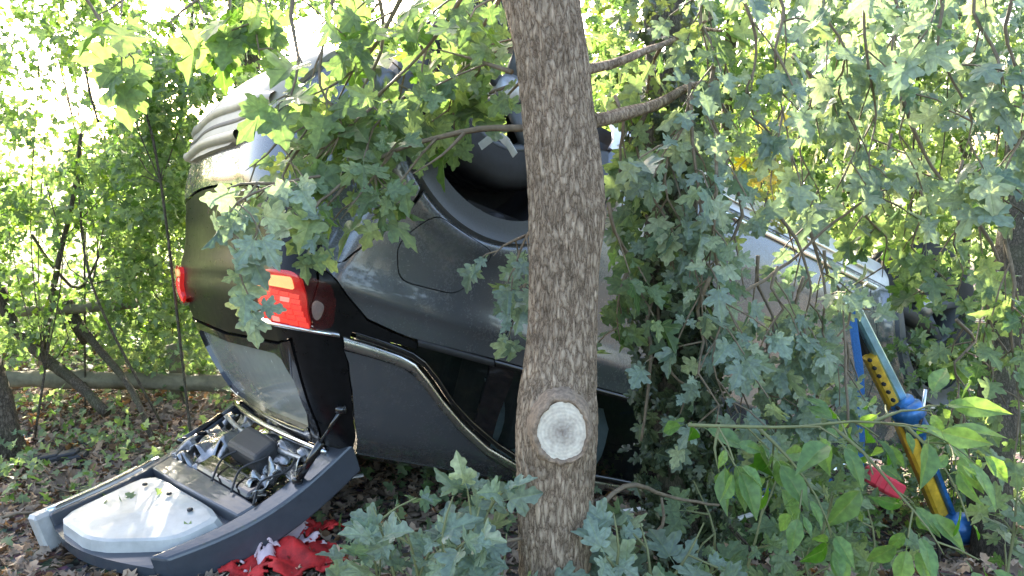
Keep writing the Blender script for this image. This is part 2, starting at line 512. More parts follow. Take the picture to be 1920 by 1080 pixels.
def field_mat():
    m, nt = mat_new('meadow')
    L = nt.links.new
    out = N(nt, 'ShaderNodeOutputMaterial')
    p = N(nt, 'ShaderNodeBsdfPrincipled', Roughness=0.9)
    tc = N(nt, 'ShaderNodeTexCoord')
    n1 = N(nt, 'ShaderNodeTexNoise', Scale=0.8, Detail=10.0, Roughness=0.75); L(tc.outputs['Object'], n1.inputs['Vector'])
    r = ramp(nt, [(0.3, (0.13, 0.20, 0.035)), (0.55, (0.26, 0.31, 0.06)), (0.8, (0.36, 0.34, 0.10))])
    L(n1.outputs[0], r.inputs[0]); L(r.outputs[0], p.inputs['Base Color'])
    L(p.outputs[0], out.inputs[0])
    return m


xs = np.concatenate([np.linspace(-60, -6, 14), np.linspace(-5.6, 5.6, 90), np.linspace(6, 60, 14)])
ys = np.concatenate([np.linspace(-30, 0.6, 8), np.linspace(0.8, 9.6, 80)])
verts = [(x, y, gz(x, y)) for y in ys for x in xs]
nx = len(xs)
faces = [(j * nx + i, j * nx + i + 1, (j + 1) * nx + i + 1, (j + 1) * nx + i) for j in range(len(ys) - 1) for i in range(nx - 1)]
tag(link_mesh('ground', verts, faces, ground_mat()), 'brown leaf-strewn woodland floor sloping down to the right', kind='structure')
z0 = 0.12
xs = np.concatenate([np.linspace(-700, -70, 10), np.linspace(-60, 60, 50), np.linspace(70, 700, 10)])
ys = np.concatenate([np.linspace(9.6, 60, 50), np.linspace(70, 900, 12)])
verts = [(x, y, z0 + 0.03 * noise.noise(Vector((x * .5, y * .5, 0))) * (y > 9.7) - (0.02 if y < 9.7 else 0) + 0.0006 * max(0, y - 10)) for y in ys for x in xs]
nx = len(xs)
faces = [(j * nx + i, j * nx + i + 1, (j + 1) * nx + i + 1, (j + 1) * nx + i) for j in range(len(ys) - 1) for i in range(nx - 1)]
tag(link_mesh('field', verts, faces, field_mat()), 'sunlit yellow green meadow beyond the trees', kind='structure')

# ------------------------------------------------------------------ car body surface
CF = Vector((0.79400826, 0.50310232, -0.34123151))
CL = Vector((-0.55831219, 0.82557608, -0.08192459))
CU = Vector((0.24049612, 0.25556251, 0.93640238))
CW = Vector((0.00862641, 2.65250589, 1.36650867))      # near rear wheel centre (u=v=w=0)
WD = 1.46                                              # width; w runs up in the world, i.e. down on the car


def car(u, v, w):
    return CW + CF * u + CL * v + CU * w


def smooth_table(rows):
    rows = sorted(rows)
    X = [r[0] for r in rows]
    n = len(rows[0]) - 1

    def f(x):
        if x <= X[0]: return rows[0][1:]
        if x >= X[-1]: return rows[-1][1:]
        i = max(j for j in range(len(X) - 1) if X[j] <= x)
        t = (x - X[i]) / (X[i + 1] - X[i])
        o = []
        for k in range(1, n + 1):
            y0, y1 = rows[i][k], rows[i + 1][k]
            m0 = ((y1 - rows[i - 1][k]) / (X[i + 1] - X[i - 1]) if i > 0 else (y1 - y0) / (X[i + 1] - X[i])) * (X[i + 1] - X[i])
            m1 = ((rows[i + 2][k] - y0) / (X[i + 2] - X[i]) if i + 2 < len(X) else (y1 - y0) / (X[i + 1] - X[i])) * (X[i + 1] - X[i])
            o.append((2 * t ** 3 - 3 * t * t + 1) * y0 + (t ** 3 - 2 * t * t + t) * m0 + (-2 * t ** 3 + 3 * t * t) * y1 + (t ** 3 - t * t) * m1)
        return o
    return f


# w, rear end u, corner radius, side inset
LEV = smooth_table([
    (0.20, -0.20, 0.12, 0.13), (0.12, -0.32, 0.16, 0.075), (0.0, -0.58, 0.26, 0.03), (-0.1, -0.67, 0.35, 0.005), (-0.2, -0.70, 0.40, 0.0),
    (-0.40, -0.69, 0.38, -0.004), (-0.50, -0.65, 0.31, -0.002), (-0.62, -0.60, 0.20, 0.0), (-0.70, -0.585, 0.155, -0.006),
    (-0.725, -0.575, 0.15, 0.008), (-0.78, -0.56, 0.145, 0.022), (-0.84, -0.52, 0.14, 0.04), (-0.95, -0.44, 0.12, 0.085),
    (-1.05, -0.36, 0.11, 0.13), (-1.12, -0.29, 0.10, 0.175), (-1.18, -0.23, 0.10, 0.25)])
LC = {}


def lev(w):
    k = round(w, 4)
    if k not in LC: LC[k] = LEV(k)
    return LC[k]


def surf(t, w):
    """outer skin: t>=0 along the side from the corner end, -0.2..0 round the corner, below that across the rear"""
    ur, r, ins = lev(w)
    if t >= 0:
        u = ur + r + t
        v = ins
    elif t > -0.2:
        th = -t / 0.2 * PI / 2
        u = ur + r - r * math.sin(th)
        v = ins + r * (1 - math.cos(th))
    else:
        k = (WD / 2 - ins - r) / 0.65
        v = ins + r + (-0.2 - t) * k
        q = (WD / 2 - v) / (WD / 2 - ins - r)
        u = ur - 0.02 * (1 - q * q) ** 2
    v += 0.02 * max(0, (u - 1.3) / 2.0) ** 2
    if u > 2.9: v += 0.30 * ((u - 2.9) / 0.55) ** 2.2
    for c in (0.0, 2.75):
        d = math.hypot(u - c, w)
        v -= 0.024 * math.exp(-((d - 0.455) / 0.04) ** 2) * (1 if w < 0.05 else 0)
    # bowed roof rail on the long side
    if w < -0.85:
        v += 0.03 * max(0, (u - 1.2)) * (-0.85 - w)
    return u, v


def P3(t, w, off=0.0, mirror=False):
    u, v = surf(t, w)
    if off:
        e = 0.004
        a = Vector((*surf(t + e, w), w)) - Vector((*surf(t - e, w), w))
        b = Vector((*surf(t, w + e), w + e)) - Vector((*surf(t, w - e), w - e))
        n = a.cross(b).normalized()          # chosen to point outwards below
        c = Vector((1.3, WD / 2, w))
        if n.dot(Vector((u, v, w)) - c) < 0: n = -n
        q = Vector((u, v, w)) + n * off
    else:
        q = Vector((u, v, w))
    if mirror: q.y = WD - q.y
    return car(q.x, q.y, q.z)


def nrm3(t, w, mirror=False):
    e = 0.008
    a = Vector((*surf(t + e, w), w)) - Vector((*surf(t - e, w), w))
    b = Vector((*surf(t, w + e), w + e)) - Vector((*surf(t, w - e), w - e))
    n = a.cross(b).normalized()
    if n.dot(Vector((*surf(t, w), w)) - Vector((1.3, WD / 2, w))) < 0: n = -n
    if mirror: n.y = -n.y
    return (CF * n.x + CL * n.y + CU * n.z).normalized()


def su(u, w):
    ur, r, ins = lev(w)
    x = u - (ur + r)
    if x >= 0: return (x, w)
    return (-0.2 * math.asin(min(1, -x / r)) / (PI / 2), w)


def rv(v, w):
    ur, r, ins = lev(w)
    x = v - ins - r
    if x >= 0: return (-0.2 - x * 0.65 / (WD / 2 - ins - r), w)
    return (-0.2 * math.acos(max(-1, 1 - (v - ins) / r)) / (PI / 2), w)


def dens(loop, step=0.025, closed=True):
    o = []
    n = len(loop)
    for i in range(n if closed else n - 1):
        a, b = loop[i], loop[(i + 1) % n]
        d = math.hypot(a[0] - b[0], a[1] - b[1])
        k = max(1, int(d / step))
        o += [(a[0] + (b[0] - a[0]) * j / k, a[1] + (b[1] - a[1]) * j / k) for j in range(k)]
    if not closed: o.append(loop[-1])
    return o


def rounded(loop, n=2, keep=0.25):
    for _ in range(n):
        o = []
        m = len(loop)
        for i in range(m):
            a, b = loop[i], loop[(i + 1) % m]
            o.append((a[0] + (b[0] - a[0]) * keep, a[1] + (b[1] - a[1]) * keep))
            o.append((b[0] - (b[0] - a[0]) * keep, b[1] - (b[1] - a[1]) * keep))
        loop = o
    return loop


def fillet(loop, rad, n=5):
    o = []
    m = len(loop)
    for i in range(m):
        p, c, q = Vector(loop[i - 1]), Vector(loop[i]), Vector(loop[(i + 1) % m])
        a = c + (p - c).normalized() * min(rad, (p - c).length * .45)
        b = c + (q - c).normalized() * min(rad, (q - c).length * .45)
        for k in range(n + 1):
            t = k / n
            r = a * (1 - t) ** 2 + c * 2 * t * (1 - t) + b * t * t
            o.append((r.x, r.y))
    return o


def inside(pts, loop):
    x, y = pts[:, 0], pts[:, 1]
    c = np.zeros(len(pts), bool)
    L_ = np.array(loop)
    for (x1, y1), (x2, y2) in zip(L_, np.roll(L_, -1, 0)):
        k = (y1 > y) != (y2 > y)
        with np.errstate(divide='ignore', invalid='ignore'):
            c ^= k & (x < (x2 - x1) * (y - y1) / (y2 - y1) + x1)
    return c


def panel(name, loop, mat, parent, off=0.0, thick=0.012, holes=(), mirror=False, step=0.03, label=None, smooth=True, dent=None, full=False):
    """a skin piece: loop in (t,w) domain, mapped on the body and given an edge"""
    loops = [loop] + list(holes)
    P = []
    E = []
    for lp in loops:
        n0 = len(P)
        P += lp
        E += [(n0 + i, n0 + (i + 1) % len(lp)) for i in range(len(lp))]
    A = np.array(loop)
    gx = np.arange(A[:, 0].min() + step / 2, A[:, 0].max(), step)
    gy = np.arange(A[:, 1].min() + step / 2, A[:, 1].max(), step)
    G = np.array([(a + (0.5 * step if j % 2 else 0), b) for j, b in enumerate(gy) for a in gx]) if len(gx) and len(gy) else np.zeros((0, 2))
    if len(G):
        k = inside(G, loop)
        for h in holes: k &= ~inside(G, h)
        G = G[k]
        B = np.array(P)
        if len(G):
            d = np.min(np.hypot(G[:, None, 0] - B[None, :, 0], G[:, None, 1] - B[None, :, 1]), 1)
            G = G[d > step * 0.45]
        P = P + [tuple(g) for g in G]
    r = delaunay_2d_cdt([Vector(p) for p in P], E, [], 0, 1e-6)
    V, Ed, F = r[0], r[1], r[2]
    V = np.array([tuple(v) for v in V])
    F = [f for f in F if len(f) == 3]
    cen = np.array([V[list(f)].mean(0) for f in F])
    k = inside(cen, loop)
    for h in holes: k &= ~inside(cen, h)
    F = [f for f, q in zip(F, k) if q]
    # boundary edges
    cnt = {}
    for f in F:
        for i in range(3):
            a, b = f[i], f[(i + 1) % 3]
            cnt[(a, b)] = cnt.get((a, b), 0) + 1
    bd = [e for e in cnt if (e[1], e[0]) not in cnt]
    def pos(p, o):
        q = P3(p[0], p[1], o + 1e-7, mirror)
        if dent: q = q + dent(p[0], p[1])
        return q
    verts = [pos(p, off) for p in V]
    used = sorted({i for e in bd for i in e})
    idx = {}
    for i in used:
        idx[i] = len(verts)
        verts.append(pos(V[i], off - thick))
    faces = [tuple(f) for f in F]
    faces += [(b, a, idx[a], idx[b]) for a, b in bd if not (full and V[a][0] < -0.8499 and V[b][0] < -0.8499)]
    if full:
        n0 = len(verts)
        ci = {}
        vm = []
        tt = [V[i][0] for i in range(len(V))] + [V[i][0] for i in used]
        src = [(V[i], off) for i in range(len(V))] + [(V[i], off - thick) for i in used]
        for i in range(n0):
            if tt[i] < -0.8499: ci[i] = i
            else:
                ci[i] = len(verts); verts.append(P3(src[i][0][0], src[i][0][1], src[i][1] + 1e-7, True))
        nf0 = len(F)
        front = faces[:nf0]; skirt = faces[nf0:]
        faces = front + [tuple(ci[q] for q in reversed(f)) for f in front] + skirt + [tuple(ci[q] for q in reversed(f)) for f in skirt]
        F = F + F
    me_o = link_mesh(name, verts, faces, mat, parent, smooth, None, label)
    if smooth:
        me = me_o.data
        nf = len(F)
        me.polygons.foreach_set('use_smooth', [i < nf for i in range(len(me.polygons))])
        if len(me.polygons) == len(faces) and not dent:
            if full: NV = {i: nrm3(src[i][0][0], src[i][0][1]) for i in range(len(V))}; NV.update({ci[i]: (nrm3(src[i][0][0], src[i][0][1], True) if ci[i] != i else NV[i]) for i in range(len(V))})
            else: NV = {i: nrm3(V[i][0], V[i][1], mirror) for i in range(len(V))}
            cn = [(0, 0, 0)] * len(me.loops)
            for p_ in me.polygons:
                if p_.index >= nf: break
                pn = p_.normal
                for li in p_.loop_indices:
                    q_ = NV[me.loops[li].vertex_index]
                    cn[li] = tuple(q_ if q_.dot(pn) > 0 else -q_)
            me.normals_split_custom_set(cn)
    return me_o


def strip(name, path, width, mat, parent, off=0.006, mirror=False, label=None):
    """trim strip of given width following a path in the (t,w) domain, with a domed section"""
    path = dens(path, 0.02, False)
    verts, faces = [], []
    for i, p in enumerate(path):
        a = path[max(0, i - 1)]; b = path[min(len(path) - 1, i + 1)]
        d = Vector((b[0] - a[0], b[1] - a[1])).normalized()
        nn = Vector((-d.y, d.x))
        for k, h in ((-.5, -0.006), (-.42, off * .7), (-.15, off), (.15, off), (.42, off * .7), (.5, -0.006)):
            verts.append(P3(p[0] + nn.x * width * k, p[1] + nn.y * width * k, h, mirror))
    for i in range(len(path) - 1):
        for k in range(5):
            faces.append((i * 6 + k, i * 6 + k + 1, i * 6 + 7 + k, i * 6 + 6 + k))
    return link_mesh(name, verts, faces, mat, parent, True, None, label)


CAR = empty('overturned_car', car(1.3, 0.9, -1.2), 'dark grey car lying on its roof among the trees with its tailgate torn open', 'car')


def arc(cu, cw, r, a0, a1, n=24):
    return [su(cu + r * math.cos(math.radians(a0 + (a1 - a0) * i / n)), cw + r * math.sin(math.radians(a0 + (a1 - a0) * i / n))) for i in range(n + 1)]


G = 0.0035
AO = 0.40       # body edge of the arch
for mir in (False, True):
    nm = lambda s: s
    # quarter panel: from the bumper seam round the arch to the rear door gap
    seam = [su(-0.285, -0.43), su(-0.34, -0.52), su(-0.43, -0.66), su(-0.50, -0.70)]
    loop = arc(0, 0, AO, 240 - 7, 300 + 28, 20)
    # clockwise: arch (left to right) then door gap down to belt, back along the belt to the lamp
    loop = [su(AO * math.cos(math.radians(a)), AO * math.sin(math.radians(a))) for a in np.linspace(233, 322, 26)]
    loop += [su(u, w_) for u, w_ in ((0.335, -0.34), (0.27, -0.46), (0.20, -0.58), (0.17, -0.68), (0.165, -0.775))]
    loop += [su(u, w_) for u, w_ in ((0.0, -0.778), (-0.15, -0.78), (-0.20, -0.775), (-0.30, -0.76), (-0.39, -0.71), (-0.455, -0.665), (-0.475, -0.655))]
    loop += [su(-0.42, -0.62), su(-0.355, -0.535), su(-0.29, -0.45)]
    quarter_loop = dens(loop)
    flap = fillet([su(-0.20, -0.400), su(-0.285, -0.52), su(-0.245, -0.63), su(-0.035, -0.618), su(0.045, -0.455)], 0.045)
    flap_in = fillet([su(-0.1995, -0.4035), su(-0.2815, -0.5205), su(-0.2425, -0.6265), su(-0.0365, -0.615), su(0.0415, -0.4575)], 0.044)
    if not mir:
        q = panel('quarter_panel', quarter_loop, M['paint'], CAR, holes=[dens(flap, 0.01)], step=0.02)
        panel('fuel_flap', dens(flap_in, 0.01), M['paint'], CAR, off=0.001, step=0.02)
    else:
        panel('quarter_panel', quarter_loop, M['paint'], CAR, mirror=True, step=0.04)
    # doors
    rd = [su(0.345, -0.345), su(0.277, -0.46), su(0.207, -0.58), su(0.177, -0.68), su(0.172, -0.775), su(0.7, -0.775), su(1.10, -0.775), su(1.10, -0.3), su(1.10, 0.06), su(0.46, 0.06), su(0.44, -0.12), su(0.40, -0.25)]
    panel('rear_door', dens(rd), M['paint'], CAR, mirror=mir, step=0.03)
    fd = [su(1.107, -0.775), su(2.10, -0.765), su(2.20, -0.6), su(2.22, -0.2), su(2.2, 0.06), su(1.107, 0.06)]
    panel('front_door', dens(fd), M['paint'], CAR, mirror=mir, step=0.04)
    ff = [su(2.107, -0.765), su(2.6, -0.74), su(3.1, -0.66), su(3.38, -0.50), su(3.2, -0.45)] + \
         [su(2.75 + AO * math.cos(math.radians(a)), AO * math.sin(math.radians(a))) for a in np.linspace(310, 188, 26)] + [su(2.33, 0.06), su(2.207, 0.06), su(2.227, -0.2), su(2.207, -0.6)]
    panel('front_fender', dens(ff), M['paint'], CAR, mirror=mir, step=0.035)
    sill_l = [su(0.45, 0.066), su(2.33, 0.066), su(2.33, 0.19), su(0.48, 0.19)]
    panel('sill', dens(sill_l), M['alu'] if not mir else M['black_plastic'], CAR, mirror=mir, step=0.03)
    strip('sill_trim', [su(0.5, 0.03), su(2.2, 0.03)], 0.035, M['chrome'], CAR, 0.012, mir)
    strip('sill_trim', [su(0.5, 0.10), su(2.2, 0.10)], 0.02, M['trim_chrome'], CAR, 0.016, mir)
    # arch mouldings
    for cu in (0.0, 2.75):
        inner = [su(cu + 0.345 * math.cos(math.radians(a)), 0.345 * math.sin(math.radians(a))) for a in np.linspace(176, 364, 50)]
        outer = [su(cu + 0.425 * math.cos(math.radians(a)), 0.425 * math.sin(math.radians(a))) for a in np.linspace(364, 176, 50)]
        panel('arch_moulding', inner + outer, M['grey_plastic'], CAR, off=0.016, thick=0.05, mirror=mir, step=0.02)
    # greenhouse: body coloured pillar and roof rail with the window opening
    gh = [su(-0.33, -0.868), su(-0.25, -0.868), su(-0.13, -0.875)]
    gh += [su(-0.06, -0.90), su(0.03, -0.955), su(0.16, -1.03), su(0.30, -1.09), su(0.46, -1.135), su(0.7, -1.145), su(1.4, -1.14), su(1.75, -1.09), su(2.05, -0.97), su(2.3, -0.79)]
    gh += [su(2.42, -0.79), su(2.2, -0.93), su(1.95, -1.06), su(1.7, -1.15), su(1.5, -1.178), su(0.9, -1.18), su(0.3, -1.18), su(-0.11, -1.18), su(-0.16, -1.12), su(-0.25, -0.98), su(-0.30, -0.90)]
    panel('roof_pillar', dens(gh, 0.02), M['paint'], CAR, mirror=mir, step=0.022)
    # chrome window line and black gloss infill
    ch = [su(-0.345, -0.845), su(-0.25, -0.848), su(-0.15, -0.855), su(-0.10, -0.865), su(-0.03, -0.905), su(0.05, -0.955), su(0.17, -1.02), su(0.31, -1.08), su(0.47, -1.122), su(0.7, -1.13), su(1.4, -1.125), su(1.72, -1.08), su(2.0, -0.97), su(2.25, -0.79)]
    strip('chrome_strip', ch, 0.036, M['trim_chrome'], CAR, 0.014, mir)
    ch2 = [su(-0.32, -0.815), su(-0.22, -0.82), su(-0.12, -0.83), su(-0.07, -0.845), su(0.0, -0.885), su(0.09, -0.945), su(0.2, -1.0), su(0.34, -1.055), su(0.48, -1.095), su(0.7, -1.105), su(1.4, -1.10)]
    strip('window_seal', ch2, 0.022, M['black_gloss'], CAR, 0.010, mir)
    strip('belt_strip', [su(-0.12, -0.79), su(0.168, -0.79)], 0.022, M['black_plastic'], CAR, 0.010, mir)
    strip('belt_strip', [su(0.172, -0.788), su(1.1, -0.788)], 0.02, M['chrome'] if False else M['black_gloss'], CAR, 0.010, mir)
    strip('belt_strip', [su(1.107, -0.788), su(2.2, -0.778)], 0.02, M['black_gloss'], CAR, 0.010, mir)
    # glass
    g1 = [su(-0.33, -0.79), su(0.14, -0.79), su(0.17, -0.99), su(0.05, -0.94), su(-0.10, -0.85), su(-0.20, -0.835), su(-0.33, -0.83)]
    g2 = [su(-0.10, -0.79), su(0.16, -0.79), su(0.225, -1.01), su(0.1, -0.955), su(0.0, -0.89), su(-0.06, -0.85), su(-0.12, -0.84)]
    panel('quarter_glass', dens(g2), M['glass'], CAR, off=-0.008, thick=0.004, mirror=mir)
    panel('door_glass', dens([su(0.26, -0.79), su(1.05, -0.79), su(1.05, -1.11), su(0.48, -1.10), su(0.29, -1.05)]), M['glass'], CAR, off=-0.01, thick=0.004, mirror=mir)
    panel('door_glass', dens([su(1.16, -0.79), su(2.18, -0.79), su(1.98, -0.96), su(1.7, -1.07), su(1.4, -1.11), su(1.16, -1.11)]), M['glass'], CAR, off=-0.01, thick=0.004, mirror=mir)
    for a, b, c, d in ((0.16, 0.26, 0.225, 0.32), (1.05, 1.16, 1.05, 1.16)):
        panel('window_pillar', dens([su(a, -0.785), su(b, -0.785), su(d, -1.12 if a > 1 else -1.08), su(c, -1.12 if a > 1 else -1.03)]), M['black_gloss'], CAR, off=0.0, mirror=mir)
    # black gloss panel between lamp, belt and pillar
    bg_l = [su(-0.47, -0.665), su(-0.452, -0.672), su(-0.387, -0.717), su(-0.298, -0.768), su(-0.2, -0.783), su(-0.12, -0.79), su(-0.11, -0.81), su(-0.33, -0.81), su(-0.335, -0.865), su(-0.305, -0.90),
            su(-0.255, -0.98), su(-0.165, -1.12), su(-0.13, -1.175), (-0.12, -1.175), (-0.12, -1.05), (-0.12, -0.9), (-0.12, -0.84), (-0.05, -0.83), (-0.04, -0.70), (-0.05, -0.67)]
    panel('pillar_panel', dens(bg_l), M['black_satin'], CAR, off=-0.002, mirror=mir, step=0.02)

# whole-width rear pieces are built in two mirrored halves that meet at the centre
for mir in (False, True):
    bl = [(-0.85, -0.44), rv(0.5, -0.44), (-0.2, -0.45), (-0.1, -0.47)] + [su(-0.50, -0.56), su(-0.485, -0.645), su(-0.43, -0.625), su(-0.362, -0.537), su(-0.297, -0.452), su(-0.262, -0.325)] + \
         [su(-AO * math.cos(math.radians(a)), -AO * math.sin(math.radians(a))) for a in np.linspace(48, 12, 10)] + [su(-0.41, -0.04), (-0.10, -0.02), (-0.2, 0.0), (-0.85, 0.0)]
    if not mir: panel('bumper', dens(bl, 0.015), M['paint'], CAR, off=0.0, full=True, step=0.014)
    sk = [(-0.85, -0.335), (-0.34, -0.325), (-0.22, -0.31), (-0.155, -0.27), (-0.135, -0.19), (-0.125, -0.08), (-0.13, 0.0), (-0.16, 0.05), (-0.5, 0.07), (-0.85, 0.07)]
    for (za, zb) in ((-0.85, -0.20),):
        pass

    def droop(t, w_, m=mir):
        return Vector((0, 0, 0))
    if not mir: panel('skid_plate', dens(sk, 0.012), M['skid'], CAR, off=0.016, thick=0.03, full=True, step=0.014)
    strip('skid_ridge', [(-0.85, -0.19), (-0.15, -0.19)], 0.045, M['skid'], CAR, 0.030, mir)
    strip('skid_ridge', [(-0.85, -0.30), (-0.195, -0.30)], 0.04, M['skid'], CAR, 0.034, mir)
    strip('skid_recess', [(-0.85, -0.245), (-0.17, -0.245)], 0.03, M['black_plastic'], CAR, 0.019, mir)
    tp = [(-0.85, -0.448), rv(0.5, -0.448), (-0.2, -0.458), (-0.1, -0.478)] + [su(-0.503, -0.567), su(-0.49, -0.652), (-0.055, -0.675), (-0.045, -0.70), (-0.055, -0.835), (-0.125, -0.87), (-0.2, -0.89), (-0.85, -0.905)]
    if not mir: panel('rear_panel', dens(tp), M['black_satin'], CAR, off=-0.004, full=True, step=0.025)
    # lamps
    lr = fillet([(-0.265, -0.702), (-0.09, -0.688), (-0.058, -0.75), (-0.052, -0.832), (-0.15, -0.835), (-0.235, -0.81)], 0.025)
    LP = panel('tail_lamp', dens(lr, 0.015), M['lamp_red'], CAR, off=0.012, thick=0.02, mirror=mir, step=0.015)
    panel('lamp_amber_lens', dens(fillet([(-0.225, -0.709), (-0.10, -0.702), (-0.09, -0.732), (-0.215, -0.738)], 0.008), 0.01), M['lamp_amber'], LP, off=0.017, thick=0.006, mirror=mir, step=0.01)
    for r_ in range(6):
        for c_ in range(6):
            x0 = -0.228 + c_ * 0.0255 + r_ * 0.004; y0 = -0.745 - r_ * 0.0135
            panel('lamp_cell', [(x0, y0), (x0 + 0.0235, y0 + 0.001), (x0 + 0.0235, y0 - 0.0105), (x0, y0 - 0.0115)], M['lamp_hot'] if (r_ * 7 + c_ * 5) % 9 else M['lamp_pale'], LP, off=0.0145 + 0.001 * ((r_ + c_) % 2), thick=0.003, mirror=mir, step=0.03, smooth=False)
    panel('lamp_lens', dens(fillet([(-0.255, -0.704), (-0.09, -0.690), (-0.0, -0.70), (0.01, -0.80), (-0.05, -0.828), (-0.15, -0.831), (-0.23, -0.807)], 0.03), 0.015), M['lens'], LP, off=0.022, thick=0.003, mirror=mir, step=0.015)
    panel('reversing_lamp', dens(rounded([(-0.048, -0.745), (-0.015, -0.752), (-0.022, -0.79), (-0.043, -0.805)], 2), 0.01), M['lamp_clear'], LP, off=0.010, thick=0.01, mirror=mir, step=0.012)
    strip('lamp_chrome', [(-0.30, -0.822), (-0.2, -0.838), (-0.08, -0.832), (0.02, -0.826)], 0.014, M['chrome'], LP, 0.016, mir)
    # frame of the open boot and the pale pane inside it
    fr = [(-0.85, -0.912), (-0.2, -0.897), (-0.128, -0.877), (-0.128, -1.05), (-0.128, -1.175), (-0.85, -1.195)]
    hole = [(-0.9, -0.935), (-0.24, -0.925), (-0.21, -0.95), (-0.195, -1.10), (-0.24, -1.135), (-0.9, -1.150)]
    fr_loop = [(-0.85, -0.912), (-0.2, -0.897), (-0.128, -0.877), (-0.128, -1.05), (-0.128, -1.175), (-0.85, -1.195), (-0.85, -1.150), (-0.25, -1.140), (-0.185, -1.12), (-0.155, -1.08), (-0.16, -0.99), (-0.21, -0.935), (-0.27, -0.925), (-0.85, -0.935)]
    if not mir: panel('boot_frame', dens(fr_loop), M['black_gloss'], CAR, off=0.002, thick=0.03, full=True, step=0.025)
    hl = [(-0.85, -0.935), (-0.27, -0.925), (-0.21, -0.935), (-0.16, -0.99), (-0.155, -1.08), (-0.185, -1.12), (-0.25, -1.140), (-0.85, -1.150)]
    if not mir: panel('rear_pane', dens(hl), M['headliner'], CAR, off=-0.015, thick=0.004, full=True, step=0.03)
    strip('boot_seal', [(-0.85, -1.162), (-0.5, -1.160), (-0.26, -1.152), (-0.19, -1.135)], 0.02, M['chrome'], CAR, 0.006, mir)

# inner shell (dark) behind the gaps, floor pan, roof
def loft(name, rows, mat, parent, label=None):
    n = len(rows[0])
    v = [p for r in rows for p in r]
    f = [(i * n + k, i * n + k + 1, (i + 1) * n + k + 1, (i + 1) * n + k) for i in range(len(rows) - 1) for k in range(n - 1)]
    return link_mesh(name, v, f, mat, parent, True, None, label)


for mir in (False, True):
    us = np.arange(-0.40, 3.36, 0.04)
    rows = []
    for w_ in (0.10, -0.05, -0.2, -0.35, -0.5, -0.65, -0.76):
        row = []
        for u in us:
            if abs(u) < 0.36 or abs(u - 2.75) < 0.36:
                lim = -math.sqrt(max(0, 0.36 ** 2 - min(abs(u), abs(u - 2.75)) ** 2)) - 0.02
            else: lim = 9
            ww = min(w_, lim) if w_ > -0.5 else w_
            row.append(P3(*su(u, ww), -0.03, mir))
        rows.append(row)
    loft('inner_side', rows, M['inner'], CAR)
rows = [[car(*(Vector((surf(*su(u, -1.18))[0], 0, 0)) + Vector((0, 0.25 + 0.02 * max(0, u - 1.2) + k / 20 * (WD - 0.5), -1.18 - 0.07 * (1 - (k / 10 - 1) ** 2) * (1 - abs(u - 0.75) ** 2 * 0.3)))).to_tuple()) for k in range(21)] for u in np.arange(-0.13, 1.6, 0.08)]
loft('roof', rows, M['paint'], CAR)
rows = [[car(u, 0.27 + k / 20 * (WD - 0.54), w_ - 0.06 * (1 - (k / 10 - 1) ** 2)) for k in range(21)] for u, w_ in ((1.55, -1.17), (1.8, -1.09), (2.05, -0.98), (2.3, -0.86))]
loft('windscreen', rows, M['glass'], CAR)
rows = [[car(u, 0.12 + k / 20 * (WD - 0.24), w_ - 0.05 * (1 - (k / 10 - 1) ** 4)) for k in range(21)] for u, w_ in ((2.3, -0.80), (2.6, -0.76), (2.9, -0.70), (3.15, -0.62), (3.32, -0.5))]
loft('bonnet', rows, M['paint'], CAR)
# floor pan
b = MB()
b.box(car(1.55, WD / 2, 0.12), CF * 1.50, CL * (WD / 2 - 0.16), CU * 0.05)
b.box(car(1.3, 0.45, 0.20), CF * 1.2, CL * 0.12, CU * 0.03)
b.box(car(1.3, 1.2, 0.20), CF * 1.2, CL * 0.12, CU * 0.03)
b.build('floor_pan', M['liner'], CAR, False)
b = MB()
b.box(car(0.9, WD / 2, -0.30), CF * 0.9, CL * (WD / 2 - 0.16), CU * 0.02)
b.box(car(-0.40, WD / 2, -0.35), CF * 0.02, CL * (WD / 2 - 0.16), CU * 0.26)
b.build('boot_floor', M['inner'], CAR, False)
b = MB()
b.tube([car(-0.25, 0.6, 0.10), car(-0.25, 1.2, 0.10)], 0.07, 16)
b.build('silencer', M['steel'], CAR)
b = MB()
b.tube(curve_pts([car(-0.3, 0.9, 0.1), car(-0.05, 0.95, 0.2), car(0.5, 0.9, 0.22), car(1.5, 0.85, 0.22), car(2.5, 0.9, 0.2)]), 0.03, 10)
b.build('exhaust_pipe', M['steel'], CAR)
b = MB()
b.tube([car(0, 0.2, 0.1), car(0, WD - 0.2, 0.1)], 0.045, 12)
b.bar(car(0, 0.35, 0.1), car(0.45, 0.4, 0.15), 0.07, 0.05)
b.bar(car(0, 1.1, 0.1), car(0.45, 1.05, 0.15), 0.07, 0.05)
b.build('rear_axle', M['liner'], CAR)
# seats, dark but there
for (u, v) in ((0.75, 0.45), (0.75, 1.02), (1.5, 0.45), (1.5, 1.02)):
    b = MB()
    b.box(car(u, v, -0.50), CF * 0.22, CL * 0.24, CU * 0.07)
    b.box(car(u - 0.25, v, -0.78), CF * 0.06 + CU * 0.02, CL * 0.24, CU * 0.28)
    b.box(car(u - 0.28, v, -1.05), CF * 0.04, CL * 0.12, CU * 0.08)
    o = b.build('seat', M['seat'], CAR, False)
    md = o.modifiers.new('soft', 'BEVEL'); md.width = 0.03; md.segments = 3
for (u0, u1) in ((0.35, 0.95), (1.25, 1.95)):
    rows = []
    for i in range(14):
        uu = u0 + (u1 - u0) * i / 13
        rows.append([car(uu, 0.33 - 0.06 * math.sin(k / 7 * PI) + 0.025 * noise.noise(Vector((uu * 9, k, 0))), -0.86 - 0.26 * k / 7 + 0.02 * math.sin(uu * 22)) for k in range(8)])
    loft('airbag', rows, M['airbag'], CAR)

